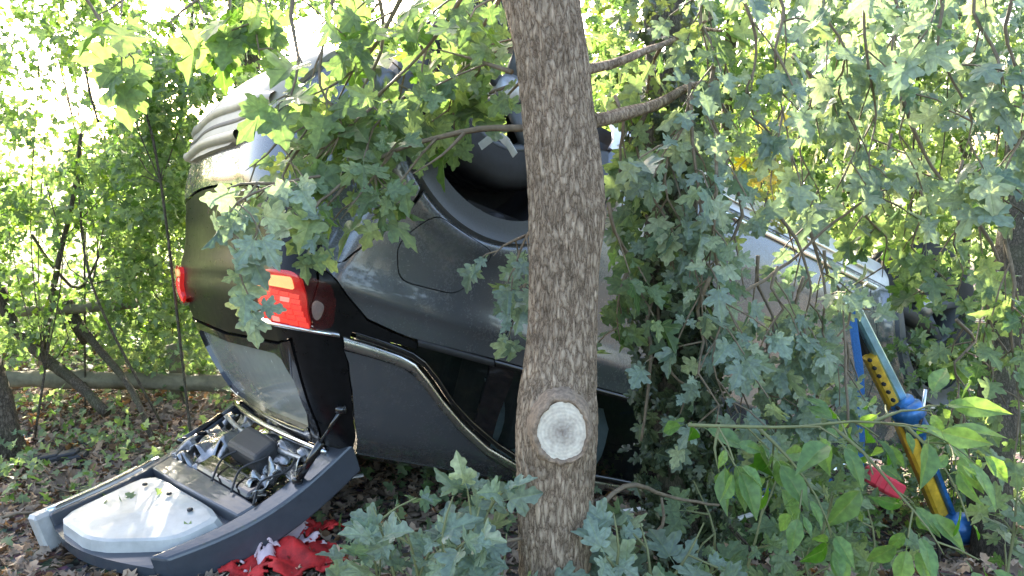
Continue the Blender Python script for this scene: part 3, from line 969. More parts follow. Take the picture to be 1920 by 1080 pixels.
# wheels and arch liners
def wheel(cu, v, w_, steer=0.0):
    c = car(cu, v, w_)
    ax = (CL + CF * steer).normalized() * (1 if v > 0.9 else -1)   # outwards
    e1 = CU.copy(); e1 = (e1 - ax * e1.dot(ax)).normalized(); e2 = ax.cross(e1)
    prof = [(-0.105, 0.21), (-0.11, 0.25), (-0.112, 0.30), (-0.10, 0.325), (-0.08, 0.338), (-0.03, 0.342), (-0.025, 0.332), (-0.015, 0.332), (-0.01, 0.342), (0.01, 0.342), (0.015, 0.332), (0.025, 0.332), (0.03, 0.342), (0.08, 0.338), (0.10, 0.325), (0.112, 0.30), (0.11, 0.25), (0.105, 0.21)]
    n = 72
    vs = [c + ax * a + (e1 * math.cos(2 * PI * k / n) + e2 * math.sin(2 * PI * k / n)) * (r - (0.006 if (k % 2 and r > 0.33) else 0)) for k in range(n) for a, r in prof]
    m_ = len(prof)
    fs = [(k * m_ + i, k * m_ + i + 1, ((k + 1) % n) * m_ + i + 1, ((k + 1) % n) * m_ + i) for k in range(n) for i in range(m_ - 1)]
    W_ = link_mesh('wheel', vs, fs, M['rubber'], CAR)
    prof = [(-0.10, 0.215), (-0.08, 0.20), (0.0, 0.195), (0.085, 0.20), (0.10, 0.215), (0.104, 0.20), (0.09, 0.185), (0.03, 0.18)]
    vs = [c + ax * a + (e1 * math.cos(2 * PI * k / 48) + e2 * math.sin(2 * PI * k / 48)) * r for k in range(48) for a, r in prof]
    m_ = len(prof)
    fs = [(k * m_ + i, k * m_ + i + 1, ((k + 1) % 48) * m_ + i + 1, ((k + 1) % 48) * m_ + i) for k in range(48) for i in range(m_ - 1)]
    link_mesh('rim', vs, fs, M['grey_plastic'], W_)
    for k in range(5):
        d = e1 * math.cos(2 * PI * k / 5) + e2 * math.sin(2 * PI * k / 5)
        b = MB()
        b.bar(c + ax * 0.06 + d * 0.03, c + ax * 0.085 + d * 0.19, 0.045, 0.03, ax)
        b.build('spoke', M['grey_plastic'], W_)
    b = MB(); b.tube([c + ax * 0.0, c + ax * 0.085, c + ax * 0.095], [0.06, 0.055, 0.03], 16)
    b.build('hub', M['steel'], W_)
    return W_


wheel(0.03, 0.20, 0.12)
wheel(0.03, WD - 0.20, 0.12)
wheel(2.75, 0.16, 0.08, 0.25)
wheel(2.75, WD - 0.16, 0.10, 0.25)
for cu in (0.0, 2.75):
    for s in (0, 1):
        rows = []
        for a in np.linspace(178, 362, 36):
            rib = 0.006 * (int(a / 12) % 2)
            rows.append([car(cu + (0.352 + rib - 0.03 * (k == 4)) * math.cos(math.radians(a)), (0.02 + k * 0.085) if not s else WD - 0.02 - k * 0.085, (0.352 + rib - 0.03 * (k == 4)) * math.sin(math.radians(a))) for k in range(5)])
        loft('arch_liner', rows, M['liner'], CAR)
        n = 30
        vs = [car(cu, 0.37 if not s else WD - 0.37, -0.0)] + [car(cu + 0.36 * math.cos(math.radians(a)), 0.37 if not s else WD - 0.37, 0.36 * math.sin(math.radians(a))) for a in np.linspace(178, 362, n)]
        link_mesh('arch_back', vs, [(0, i, i + 1) for i in range(1, n)], M['liner'], CAR)
# moulded rib in the near rear liner
b = MB()
b.bar(car(-0.03, 0.06, -0.335), car(-0.02, 0.24, -0.335), 0.09, 0.03, CU)
b.bar(car(0.10, 0.10, -0.32), car(0.10, 0.26, -0.32), 0.05, 0.04, CU)
b.build('liner_clip', M['liner'], CAR)
# two torn white strips hanging over the tyre
for pts in ([(900, 275), (922, 258), (938, 252)], [(936, 252), (952, 268), (966, 291)]):
    b = MB()
    pp = [at(x, y, 2.52 - 0.02 * i) for i, (x, y) in enumerate(pts)]
    for i in range(len(pp) - 1):
        b.bar(pp[i], pp[i + 1], 0.003, 0.026 - 0.004 * i, (0.2, 0, 1))
    b.build('torn_strip', M['white_bit'], CAR, False)

# crumpled front: engine, beams, radiator, front bumper remains
b = MB()
for i in range(16):
    c = car(3.12 + random.uniform(-0.22, 0.22), 0.55 + random.uniform(-0.25, 0.35), -0.05 + random.uniform(-0.22, 0.28))
    s_ = random.uniform(0.03, 0.1)
    q = Matrix.Rotation(random.uniform(0, PI), 3, Vector((random.random(), random.random(), 1)))
    b.box(c, q @ Vector((s_, 0, 0)), q @ Vector((0, s_ * .7, 0)), q @ Vector((0, 0, s_ * .6)))
o = b.build('engine_block', M['steel'], CAR, False)
md = o.modifiers.new('b', 'BEVEL'); md.width = 0.012; md.segments = 2
for i in range(9):
    b = MB()
    a0 = car(3.1 + random.uniform(-0.3, 0.25), 0.35 + random.uniform(-0.2, 0.4), random.uniform(-0.25, 0.3))
    pts = [a0]
    for k in range(4):
        pts.append(pts[-1] + Vector((random.uniform(-.12, .12), random.uniform(-.1, .1), random.uniform(-.12, .08))))
    b.tube(curve_pts(pts, 0.03), random.uniform(0.006, 0.018), 8)
    b.build('hose', M['black_plastic'] if i % 3 else M['steel'], CAR)
b = MB(); b.bar(at(1648, 560, 3.95), at(1740, 616, 4.1), 0.08, 0.07); b.build('chassis_beam', M['black_plastic'], CAR)
b = MB(); b.bar(at(1650, 610, 3.95), at(1745, 690, 4.1), 0.04, 0.03); b.build('chassis_beam', M['steel'], CAR)
rows = [[car(3.42 + 0.06 * math.sin(j / 6 * PI) - 0.28 * abs(k / 10 - 1) ** 3, 0.15 + k / 20 * (WD - 0.3), -0.5 + 0.55 * j / 6) for k in range(21)] for j in range(7)]
loft('front_bumper', rows, M['paint'], CAR)

# tailgate, torn open, hanging from the roof edge down to the ground
TA = Vector((-0.50, 2.47, 0.30)); TB = Vector((-1.13, 3.36, 0.235)); TC = at(95, 975, 2.52); TD = at(318, 1066, 2.31)


def tg(a, b_, h=0.0):
    """a: 0 near edge .. 1 far edge, b: 0 hinge .. 1 free end, h: height over the inner face"""
    p = TA * ((1 - a) * (1 - b_)) + TB * (a * (1 - b_)) + TC * (a * b_) + TD * ((1 - a) * b_)
    nrm = Vector((-0.25, -0.1, 1)).normalized()
    p = p + ((TD + TC) - (TA + TB)).normalized() * 0.07 * math.sin(min(1, max(0, a)) * PI) * max(0, b_) ** 2
    return p + nrm * (h - 0.05 * math.sin(b_ * PI) + 0.03 * math.sin(a * PI))


TG = MB()


def tbox(mb, a0, a1, b0, b1, h0, h1, nb=10, na=4):
    """solid slab between parameter limits"""
    v = []; f = []
    for top, h in ((1, h1), (0, h0)):
        for j in range(nb + 1):
            for i in range(na + 1):
                v.append(tg(a0 + (a1 - a0) * i / na, b0 + (b1 - b0) * j / nb, h))
    n1 = (nb + 1) * (na + 1)
    ix = lambda t, i, j: t * n1 + j * (na + 1) + i
    for j in range(nb):
        for i in range(na):
            f.append((ix(0, i, j), ix(0, i + 1, j), ix(0, i + 1, j + 1), ix(0, i, j + 1)))
            f.append((ix(1, i, j + 1), ix(1, i + 1, j + 1), ix(1, i + 1, j), ix(1, i, j)))
    for j in range(nb):
        f.append((ix(0, 0, j + 1), ix(1, 0, j + 1), ix(1, 0, j), ix(0, 0, j)))
        f.append((ix(0, na, j), ix(1, na, j), ix(1, na, j + 1), ix(0, na, j + 1)))
    for i in range(na):
        f.append((ix(0, i, 0), ix(1, i, 0), ix(1, i + 1, 0), ix(0, i + 1, 0)))
        f.append((ix(0, i + 1, nb), ix(1, i + 1, nb), ix(1, i, nb), ix(0, i, nb)))
    mb.add(v, f)


b = MB()
tbox(b, 0.0, 0.09, 0.0, 1.0, -0.07, 0.03, 16, 3)       # near side beam, dark slab
tbox(b, 0.93, 1.0, 0.0, 1.0, -0.05, 0.03, 16, 3)
tbox(b, 0.09, 0.93, 0.0, 0.09, -0.04, 0.02, 3, 10)
tbox(b, 0.09, 0.93, 0.50, 0.60, -0.06, 0.03, 3, 10)
tailgate = b.build('tailgate', M['trim_blue'], CAR, False)
md = tailgate.modifiers.new('b', 'BEVEL'); md.width = 0.008; md.segments = 2
b = MB(); tbox(b, 0.09, 0.93, 0.60, 1.0, -0.05, -0.01, 10, 10); b.build('lower_skin', M['trim_blue'], tailgate, False)
# pale lining, a raised tray with chamfered corners
def tray(name, lim, h0, h1, mat, ch=0.12):
    a0, a1, b0, b1 = lim
    lp = rounded([(a0, b0), (a1, b0), (a1, b1), (a0 + (a1 - a0) * ch * 3, b1), (a0, b1 - (b1 - b0) * ch * 3)], 2, 0.15)
    n = len(lp)
    ca = (a0 + a1) / 2; cb = (b0 + b1) / 2
    v = [tg(a, q, h0) for a, q in lp] + [tg(ca + (a - ca) * .93, cb + (q - cb) * .93, h1) for a, q in lp]
    v += [tg(ca + (a - ca) * .86, cb + (q - cb) * .86, h1 + 0.004) for a, q in lp] + [tg(ca, cb, h1 + 0.006)]
    f = [(r * n + i, r * n + (i + 1) % n, (r + 1) * n + (i + 1) % n, (r + 1) * n + i) for r in range(2) for i in range(n)] + [(2 * n + i, 2 * n + (i + 1) % n, 3 * n) for i in range(n)]
    return link_mesh(name, v, f, mat, tailgate, False)
tray('lining', (0.12, 0.93, 0.60, 0.99), -0.02, 0.022, M['trim_light'])
b = MB()
for off_, r in ((0.0, 0.012), (0.025, 0.008), (-0.02, 0.01)):
    b.tube([tg(1.0 + off_, q, 0.03 - abs(off_)) for q in np.linspace(0.55, 1.0, 14)], r, 8)
b.build('edge_trim', M['chrome'], tailgate)
b = MB(); tbox(b, 0.96, 1.07, 0.62, 1.05, -0.09, 0.035, 8, 3); o = b.build('spoiler_end', M['trim_light'], tailgate, False)
o.modifiers.new('b', 'BEVEL').width = 0.01
b = MB(); tbox(b, 0.09, 0.93, 0.09, 0.50, -0.02, -0.015, 6, 6); b.build('rear_glass', M['clear_glass'], tailgate, False)
b = MB(); b.tube([tg(a, 0.10 + 0.06 * math.sin(a * PI), 0.035) for a in np.linspace(0.06, 0.95, 24)], 0.011, 8); b.build('glass_trim', M['chrome'], tailgate)
b = MB(); b.tube([tg(a, 0.17 + 0.07 * math.sin(a * PI), 0.03) for a in np.linspace(0.10, 0.9, 24)], 0.009, 8); b.build('glass_trim', M['steel'], tailgate)
b = MB(); tbox(b, 0.28, 0.55, 0.22, 0.36, 0.0, 0.07, 4, 4); o = b.build('wiper_motor', M['black_plastic'], tailgate, False); m_ = o.modifiers.new('b', 'BEVEL'); m_.width = 0.02; m_.segments = 3
b = MB(); tbox(b, 0.15, 0.62, 0.40, 0.50, 0.0, 0.04, 4, 6); o = b.build('brake_lamp_housing', M['black_gloss'], tailgate, False); m_ = o.modifiers.new('b', 'BEVEL'); m_.width = 0.02; m_.segments = 3
b = MB(); tbox(b, 0.60, 0.92, 0.26, 0.5, 0.0, 0.012, 4, 6); b.build('glass_shard', M['lamp_clear'], tailgate, False)
b = MB(); b.tube([tg(0.5, 0.0, 0.10), tg(0.5, 0.05, 0.05), tg(0.48, 0.14, 0.03)], 0.014, 8); b.tube([tg(0.44, 0.0, 0.10), tg(0.44, 0.06, 0.04)], 0.012, 8); b.build('hinge', M['black_plastic'], tailgate)
for i in range(3):
    b = MB()
    a0 = 0.08 + 0.16 * i
    b.tube(curve_pts([tg(a0, 0.52, 0.04), tg(a0 + 0.06, 0.42, 0.06), tg(a0 + 0.03, 0.3, 0.05), tg(a0 + 0.10, 0.2, 0.03)], 0.02), 0.004, 6)
    b.build('cable', M['black_plastic'], tailgate)
# crumpled silver film and shards of broken glass inside the window frame
for (a0, a1, b0, b1, hh, mk) in ((0.60, 0.93, 0.14, 0.50, 0.05, 'foil'), (0.10, 0.5, 0.08, 0.30, 0.05, 'foil'), (0.12, 0.35, 0.30, 0.48, 0.06, 'foil')):
    k = 16
    v = [tg(a0 + (a1 - a0) * i / k, b0 + (b1 - b0) * j / k, 0.0 + hh * abs(noise.noise(Vector((i * .22 + a0 * 20, j * .13, b0 * 9)))) * 2) for j in range(k + 1) for i in range(k + 1)]
    f = [(j * (k + 1) + i, j * (k + 1) + i + 1, (j + 1) * (k + 1) + i + 1, (j + 1) * (k + 1) + i) for j in range(k) for i in range(k) if noise.noise(Vector((i * .4, j * .4, a0 * 7))) < 0.28]
    o = link_mesh('crumpled_film', v, f, M[mk], tailgate, True)
    o.modifiers.new('t', 'SOLIDIFY').thickness = 0.003
for i in range(14):
    a0 = random.uniform(0.1, 0.95); b0 = random.uniform(0.1, 0.58); r_ = random.uniform(0.008, 0.022)
    c = tg(a0, b0, 0.045 if b0 > 0.6 else 0.03); an = [random.uniform(0, 2 * PI) for _ in range(4)]; an.sort()
    v = [c + Vector((math.cos(q) * r_, math.sin(q) * r_, random.uniform(-.004, .006))) for q in an]
    v += [p_ + Vector((0, 0, 0.003)) for p_ in v]
    b = MB(); b.add(v, [(3, 2, 1, 0), (4, 5, 6, 7)] + [(q, (q + 1) % 4, 4 + (q + 1) % 4, 4 + q) for q in range(4)])
    b.build('glass_fragment', M['lamp_clear'], tailgate, False)
for (a0, b0) in ((0.3, 0.68), (0.75, 0.68), (0.52, 0.66)):
    b = MB(); c = tg(a0, b0, 0.03); b.tube([c, c + Vector((0, 0, 0.006))], 0.009, 10); b.build('trim_clip', M['black_plastic'], tailgate)
for (p0, p1) in ((at(640, 768, 2.42), tg(0.04, 0.30, 0.04)), (at(468, 744, 3.36), tg(0.985, 0.42, 0.04))):
    b = MB()
    mid = p0.lerp(p1, 0.45)
    b.tube([p0, mid], 0.007, 10); b.tube([mid, p1], 0.013, 10)
    b.tube([p0 + Vector((-0.015, 0, 0)), p0 + Vector((0.015, 0, 0))], 0.014, 10); b.tube([p1 + Vector((-0.015, 0, 0)), p1 + Vector((0.015, 0, 0))], 0.014, 10)
    b.build('gas_strut', M['black_gloss'], CAR)

# ------------------------------------------------------------------ central tree
TREE = empty('young_oak_tree', (0.07, 1.78, 0), 'straight grey brown trunk in the middle with a pale round sawn knot', 'tree')
prof = [(-40, 932, 1084), (0, 940, 1090), (100, 962, 1105), (200, 975, 1115), (300, 983, 1129), (380, 989, 1136), (430, 990, 1134), (500, 989, 1126), (600, 988, 1122), (690, 979, 1120), (760, 970, 1116), (850, 967, 1118), (950, 968, 1115), (1080, 970, 1113), (1200, 968, 1116), (1300, 955, 1130)]
ptab = smooth_table([(y, (l + r) / 2, (r - l) / 2) for y, l, r in prof])
DT = 1.78
KC = at(1053, 805, DT - 0.088)
nz_, na_ = 460, 190
verts = []
for j in range(nz_ + 1):
    y = -120 + (1300 + 120) * j / nz_
    cx, hw = ptab(y)
    c = at(cx, y, DT)
    r0 = hw / 1507 * DT
    for k in range(na_):
        a = 2 * PI * k / na_
        d = Vector((math.cos(a), math.sin(a), 0))
        q = c + d * r0
        # furrowed bark: stretched cells around the girth
        s1 = noise.noise(Vector((math.cos(a) * 7, math.sin(a) * 7, q.z * 5.0 + 3)))
        s2 = noise.noise(Vector((math.cos(a) * 16, math.sin(a) * 16, q.z * 16)))
        rid = abs(noise.noise(Vector((math.cos(a) * 10 + s1 * .9, math.sin(a) * 10 + s2 * .5, q.z * 7))))
        rid2 = abs(noise.noise(Vector((math.cos(a) * 20 + s2 * .6, math.sin(a) * 20 + s1, q.z * 17 + 9))))
        h = 0.0035 * s1 + 0.0012 * s2 + 0.016 * min(rid, .24) + 0.013 * min(rid2, .2) - 0.009
        # swelling and grain flow round the knot
        dk = (q - KC); dk.y *= 0.6
        g = math.exp(-((dk.length - 0.045) / 0.035) ** 2)
        h += 0.012 * math.exp(-(dk.length / 0.10) ** 2) + 0.008 * g * (1 if dk.length > 0.05 else 0) - (0.012 if dk.length < 0.05 and dk.y < 0.03 and a > PI else 0)
        verts.append(q + d * h)
faces = [(j * na_ + k, (j + 1) * na_ + k, (j + 1) * na_ + (k + 1) % na_, j * na_ + (k + 1) % na_) for j in range(nz_) for k in range(na_)]
link_mesh('trunk', verts, faces, M['bark'], TREE)
# callus ring and sawn face
ax = Vector((0.02, -1, 0.02)).normalized(); e1 = ax.cross(Vector((0, 0, 1))).normalized(); e2 = e1.cross(ax)
KF = KC + ax * 0.022
n = 64
vs = []
prof = [(0.077, -0.045), (0.073, -0.020), (0.069, -0.004), (0.065, 0.005), (0.061, 0.008), (0.0575, 0.005), (0.055, 0.0), (0.0545, -0.012)]
for k in range(n):
    a = 2 * PI * k / n
    for r, h in prof:
        wv = 0.94 + 0.10 * max(0, math.sin(a)) ** 6 + 0.03 * math.cos(a) + 0.08 * noise.noise(Vector((math.cos(a) * 2, math.sin(a) * 2, 5))) + 0.05 * noise.noise(Vector((math.cos(a) * 7, math.sin(a) * 7, r * 60)))
        vs.append(KC + ax * (h + 0.023 + 0.009 * noise.noise(Vector((math.cos(a) * 5, math.sin(a) * 5, r * 90)))) + (e1 * math.cos(a) * 0.98 + e2 * math.sin(a) * 1.12) * r * wv)
m_ = len(prof)
fs = [(k * m_ + i, k * m_ + i + 1, ((k + 1) % n) * m_ + i + 1, ((k + 1) % n) * m_ + i) for k in range(n) for i in range(m_ - 1)]
M['callus'] = simple('callus', (0.27, 0.195, 0.135), 0.8, dirt=0.5, scale=90, bump=0.6)
link_mesh('callus_ring', vs, fs, M['callus'], TREE)
vs = []; fs = []
R_ = 14
for i in range(R_ + 1):
    for k in range(n):
        a = 2 * PI * k / n
        r = 0.054 * i / R_ * (1 + 0.10 * max(0, math.sin(a)) ** 6 +  0.04 * noise.noise(Vector((math.cos(a) * 2, math.sin(a) * 2, 5))))
        crack = -0.002 * max(0, 1 - abs(((a * (1 + .13 * math.sin(a * 3)) + .3 + .04 * math.sin(i * 1.3)) % (2 * PI / 7)) - .4) * 14) * (1 if i < 5 + 5 * abs(math.sin(a * 2.3)) else 0)
        vs.append(Vector((math.cos(a) * 0.98 * r, 0, math.sin(a) * 1.12 * r)) + Vector((0, -0.0012 * noise.noise(Vector((r * 90, a * 3, 0))) - crack, 0)))
fs = [(i * n + k, i * n + (k + 1) % n, (i + 1) * n + (k + 1) % n, (i + 1) * n + k) for i in range(R_) for k in range(n)]
me = bpy.data.meshes.new('sawn_face'); me.from_pydata(vs, [], fs); me.materials.append(M['cut_wood'])
me.polygons.foreach_set('use_smooth', [True] * len(me.polygons))
o = bpy.data.objects.new('sawn_face', me); COL.objects.link(o); o.parent = TREE; o.location = KC + ax * 0.024 - TREE.location

# ------------------------------------------------------------------ leaves
HALF_MAPLE = [(0.02, 0), (0.15, -0.08), (0.32, -0.05), (0.37, 0.04), (0.21, 0.14), (0.37, 0.19), (0.53, 0.31), (0.55, 0.41), (0.41, 0.44), (0.34, 0.53), (0.19, 0.46), (0.19, 0.60), (0.27, 0.70), (0.22, 0.79), (0.12, 0.83), (0.06, 0.96), (0.0, 1.0)]
HALF_OVAL = [(0.02, 0), (0.13, 0.10), (0.22, 0.28), (0.245, 0.44), (0.20, 0.64), (0.10, 0.84), (0.0, 1.05)]
HALF_SMALL = [(0.02, 0), (0.34, 0.0), (0.2, 0.2), (0.5, 0.42), (0.2, 0.5), (0.2, 0.75), (0, 1.0)]


def leaf_geo(half, fold, curl, seed, petiole=0.45, wob=0.05):
    r = random.Random(seed)
    L_ = half + [(-x, y) for x, y in reversed(half[1:-1])] + [(-half[0][0], half[0][1])]
    L_ = [(x * (1 + r.uniform(-.08, .08)), y + r.uniform(-.02, .02)) for x, y in L_]
    f_ = lambda x, y: fold * abs(x) - curl * y * y + wob * math.sin(x * 7 + seed) * abs(x) * 2
    v = [(0, 0.32, f_(0, 0.32))] + [(x, y, f_(x, y)) for x, y in L_]
    n = len(L_)
    f = [(0, 1 + i, 1 + (i + 1) % n) for i in range(n)]
    f = [(a, c, b) for a, b, c in f]
    if petiole:
        k = len(v)
        v += [(-0.012, 0, 0), (0.012, 0, 0), (0.008, -petiole * .5, 0.03), (-0.008, -petiole * .5, 0.03), (0.006, -petiole, 0.01), (-0.006, -petiole, 0.01)]
        f += [(k, k + 1, k + 2), (k, k + 2, k + 3), (k + 3, k + 2, k + 4), (k + 3, k + 4, k + 5)]
    return np.array(v, dtype=float), np.array(f, dtype=int)


KINDS = {
    'maple': [leaf_geo(HALF_MAPLE, f, c, i) for i, (f, c) in enumerate(((0.10, 0.12), (0.22, 0.25), (-0.05, 0.45), (0.35, 0.05), (0.5, 0.3), (0.05, -0.15), (0.25, 0.6)))],
    'oval': [leaf_geo(HALF_OVAL, f, c, i, 0.2, 0.03) for i, (f, c) in enumerate(((0.25, 0.15), (0.4, 0.3), (0.12, 0.45)))],
    'small': [leaf_geo(HALF_SMALL, f, c, i, 0) for i, (f, c) in enumerate(((0.15, 0.12), (0.3, 0.3)))],
    'litter': [leaf_geo(HALF_SMALL, f, c, i, 0, 0.15) for i, (f, c) in enumerate(((0.6, -0.3), (0.4, 0.5), (-0.5, 0.2)))],
}
LEAF_ME = {}


def leaf_mesh(kind, var, mk):
    k = (kind, var, mk)
    if k not in LEAF_ME:
        v, f = KINDS[kind][var]
        me = bpy.data.meshes.new('leaf')
        me.from_pydata(v.tolist(), [], f.tolist())
        me.materials.append(M['leaf_' + mk])
        LEAF_ME[k] = me
    return LEAF_ME[k]


def rot_from(yd, nd):
    """matrices with y = yd, z ~ nd; arrays (n,3)"""
    yd = yd / np.linalg.norm(yd, axis=1, keepdims=True)
    nd = nd - yd * (nd * yd).sum(1, keepdims=True)
    nd = nd / np.maximum(np.linalg.norm(nd, axis=1, keepdims=True), 1e-6)
    xd = np.cross(yd, nd)
    return np.stack([xd, yd, nd], axis=2)      # columns


def mass(name, kind, mk, pos, yd, nd, size, parent, top=False):
    """one joined mesh of many leaves"""
    n = len(pos)
    if n == 0: return None
    R = rot_from(yd, nd)
    VV, FF, RN = [], [], []
    base = 0
    var = rng.integers(0, len(KINDS[kind]), n)
    for vi, (v, f) in enumerate(KINDS[kind]):
        k = np.where(var == vi)[0]
        if not len(k): continue
        P = np.einsum('nij,kj->nki', R[k], v) * size[k][:, None, None] + pos[k][:, None, :]
        VV.append(P.reshape(-1, 3))
        FF.append((f[None] + (np.arange(len(k)) * len(v))[:, None, None]).reshape(-1, 3) + base)
        RN.append(np.repeat(rng.random(len(k)), len(v)))
        base += len(k) * len(v)
    V = np.concatenate(VV); F = np.concatenate(FF); RN = np.concatenate(RN)
    if parent is not None: V = V - np.array(world_loc(parent))
    me = bpy.data.meshes.new(name)
    me.vertices.add(len(V)); me.vertices.foreach_set('co', V.astype(np.float32).ravel())
    me.loops.add(len(F) * 3); me.loops.foreach_set('vertex_index', F.ravel().astype(np.int32))
    me.polygons.add(len(F)); me.polygons.foreach_set('loop_start', (np.arange(len(F)) * 3).astype(np.int32))
    a = me.attributes.new('rnd', 'FLOAT', 'POINT'); a.data.foreach_set('value', RN.astype(np.float32))
    me.update(calc_edges=True)
    me.materials.append(M['mass_' + mk])
    o = bpy.data.objects.new(name, me); COL.objects.link(o)
    if parent is not None: o.parent = parent
    o['kind'] = 'stuff'
    return o


CAMV = np.array(EYE)


def flush(thing, leaves, kind, mk, limit=300, name='leaf', stuff='foliage'):
    """leaves: list of (pos, ydir, normal, size). The largest `limit` in the photo become parts, the rest one joined part"""
    if not leaves: return
    pos = np.array([l[0] for l in leaves], float); yd = np.array([l[1] for l in leaves], float)
    nd = np.array([l[2] for l in leaves], float); size = np.array([l[3] for l in leaves], float)
    rel = pos - CAMV
    dep = rel @ np.array(FW)
    px = 960 + 1507 * rel[:, 0] / np.maximum(dep, .1)
    py = 540 - 1507 * (rel @ np.array(UP)) / np.maximum(dep, .1)
    sunhole = np.hypot((px - 588) / 52, (py - 88) / 52) < 1
    rr = rng.random(len(px))
    for gx, gy, rx, ry, pr in ((1455, 455, 75, 45, .6), (1430, 590, 55, 35, .5), (1680, 610, 60, 70, .6), (1850, 650, 50, 80, .5), (1610, 600, 30, 45, .9), (1645, 670, 34, 50, .9), (1685, 740, 40, 45, .85),
                               (1745, 905, 30, 45, .8), (1790, 975, 45, 45, .85), (1655, 905, 35, 28, .8), (1160, 820, 45, 75, .6), (930, 272, 55, 35, .9)):
        sunhole |= (np.hypot((px - gx) / rx, (py - gy) / ry) < 1) & (dep < 3.3) & (rr < pr)
    vis = (dep > 0.2) & (px > -60) & (px < 1980) & (py > -60) & (py < 1140)
    score = np.where(vis, size / np.maximum(dep, .2), 0)
    score = np.where(sunhole, 0, score)
    vis &= ~sunhole
    order = np.argsort(-score)
    big = [i for i in order[:limit] if vis[i]]
    bs = set(big)
    R = rot_from(yd, nd)
    base = np.array(world_loc(thing))
    nv = len(KINDS[kind])
    for i in big:
        o = bpy.data.objects.new(name, leaf_mesh(kind, int(rng.integers(0, nv)), mk))
        m = np.eye(4); m[:3, :3] = R[i] * size[i]; m[:3, 3] = pos[i] - base
        o.matrix_basis = Matrix(m.tolist())
        o.parent = thing
        COL.objects.link(o)
    rest = np.array([i for i in range(len(leaves)) if i not in bs and not sunhole[i]], int)
    if len(rest):
        mass(stuff, kind, mk, pos[rest], yd[rest], nd[rest], size[rest], thing)


def rv3(s=1.0):
    return Vector((random.gauss(0, s), random.gauss(0, s), random.gauss(0, s)))


FACE = Vector((0.05, -0.75, 0.55))


def spray(mb, leaves, path, r0=0.008, size=0.08, gap=0.09, tl=0.22, droop=0.5, node=0.055, spread=1.0, face=FACE, start=0.1, jit=0.45, clump=1.0):
    """a leafy branch along a path: twigs to the sides, pairs of leaves on the twigs"""
    pts = curve_pts(path, 0.04)
    m = len(pts)
    mb.tube(pts, [r0 * (1 - 0.75 * i / (m - 1)) for i in range(m)], 7, wob=.25)
    acc = 0
    side = 1
    total = sum((pts[i + 1] - pts[i]).length for i in range(m - 1))
    run = 0
    for i in range(m - 1):
        seg = (pts[i + 1] - pts[i])
        acc += seg.length; run += seg.length
        if run / total < start: acc = 0; continue
        if acc < gap: continue
        acc = random.uniform(-.3, .3) * gap
        side = -side
        d = seg.normalized()
        out = (d.cross(Vector((0, 0, 1))) * side + rv3(0.5) + d * 0.7).normalized()
        L_ = tl * random.uniform(0.45, 1.15) * (1 - 0.3 * run / total)
        p = pts[i].copy(); tp = [p.copy()]
        dd = out * spread
        k = max(2, int(L_ / node))
        for j in range(k):
            dd = (dd + Vector((0, 0, -droop * 0.35)) + rv3(0.12)).normalized()
            p = p + dd * (L_ / k)
            tp.append(p.copy())
            perp = dd.cross(Vector((0, 0, 1)) + rv3(0.3)).normalized()
            for s in (1, -1):
                if random.random() > 0.92 * clump: continue
                ly = (perp * s * 0.9 + dd * 0.6 + Vector((0, 0, -droop * random.uniform(0.2, 1.3))) + rv3(0.25)).normalized()
                sz = size * random.uniform(0.4, 1.25)
                ln = (face + rv3(jit)).normalized()
                leaves.append((p + ly * sz * 0.42, ly, ln, sz))
        ly = (dd + Vector((0, 0, -droop * 0.5)) + rv3(0.2)).normalized(); sz = size * random.uniform(0.8, 1.2)
        leaves.append((p + ly * sz * 0.3, ly, (face + rv3(jit)).normalized(), sz))
        mb.tube(tp, [r0 * 0.35 * (1 - 0.6 * q / len(tp)) + 0.0008 for q in range(len(tp))], 5, cap=False)


def bough(name, label, paths, mk, kind='maple', cat='branch', group=None, base=None, mat='twig', limit=300, **kw):
    th = empty(name, base or paths[0][0], label, cat, group)
    lv = []
    for pth in paths:
        mb = MB()
        spray(mb, lv, pth, **kw)
        mb.build('twig', M[mat], th)
    flush(th, lv, kind, mk, limit)
    return th, len(lv)


def A(*pts):
    return [at(*p) for p in pts]


COUNT = {}
# branches of the central tree
lv = []
def tree_branch(path, **kw):
    mb = MB(); spray(mb, lv, path, **kw); mb.build('branch', M['bark'] if kw.get('r0', 0) > .012 else M['twig'], TREE)
tree_branch(A((985, 240, 1.86), (900, 242, 1.95), (820, 258, 1.95), (740, 282, 1.93), (665, 325, 1.9), (610, 370, 1.85), (560, 400, 1.82)), r0=0.009, size=0.075, gap=0.055, tl=0.20, start=0.38, droop=0.5)
tree_branch(A((870, 250, 1.93), (830, 290, 1.9), (775, 325, 1.86)), r0=0.005, size=0.05, gap=0.12, tl=0.08, start=0.5)
tree_branch(A((740, 282, 1.93), (690, 345, 1.88), (640, 410, 1.86)), r0=0.004, size=0.05, gap=0.07, tl=0.12, start=0.15)
tree_branch(A((1095, 132, 1.80), (1150, 120, 1.85), (1210, 96, 1.9), (1260, 76, 2.0), (1340, 30, 2.1)), r0=0.013, size=0.08, gap=0.10, tl=0.20, start=0.45)
tree_branch(A((1110, 228, 1.82), (1165, 215, 1.9), (1230, 196, 2.0), (1300, 160, 2.15), (1380, 150, 2.3)), r0=0.018, size=0.07, gap=0.07, tl=0.22, start=0.4)
tree_branch(A((960, 135, 1.82), (890, 112, 1.9), (820, 92, 2.0)), r0=0.006, size=0.07, gap=0.08, tl=0.15, start=0.3)
tree_branch(A((1000, 60, 1.95), (950, 90, 2.05), (900, 130, 2.1), (860, 180, 2.15), (840, 230, 2.15)), r0=0.006, size=0.07, gap=0.05, tl=0.18, start=0.1)
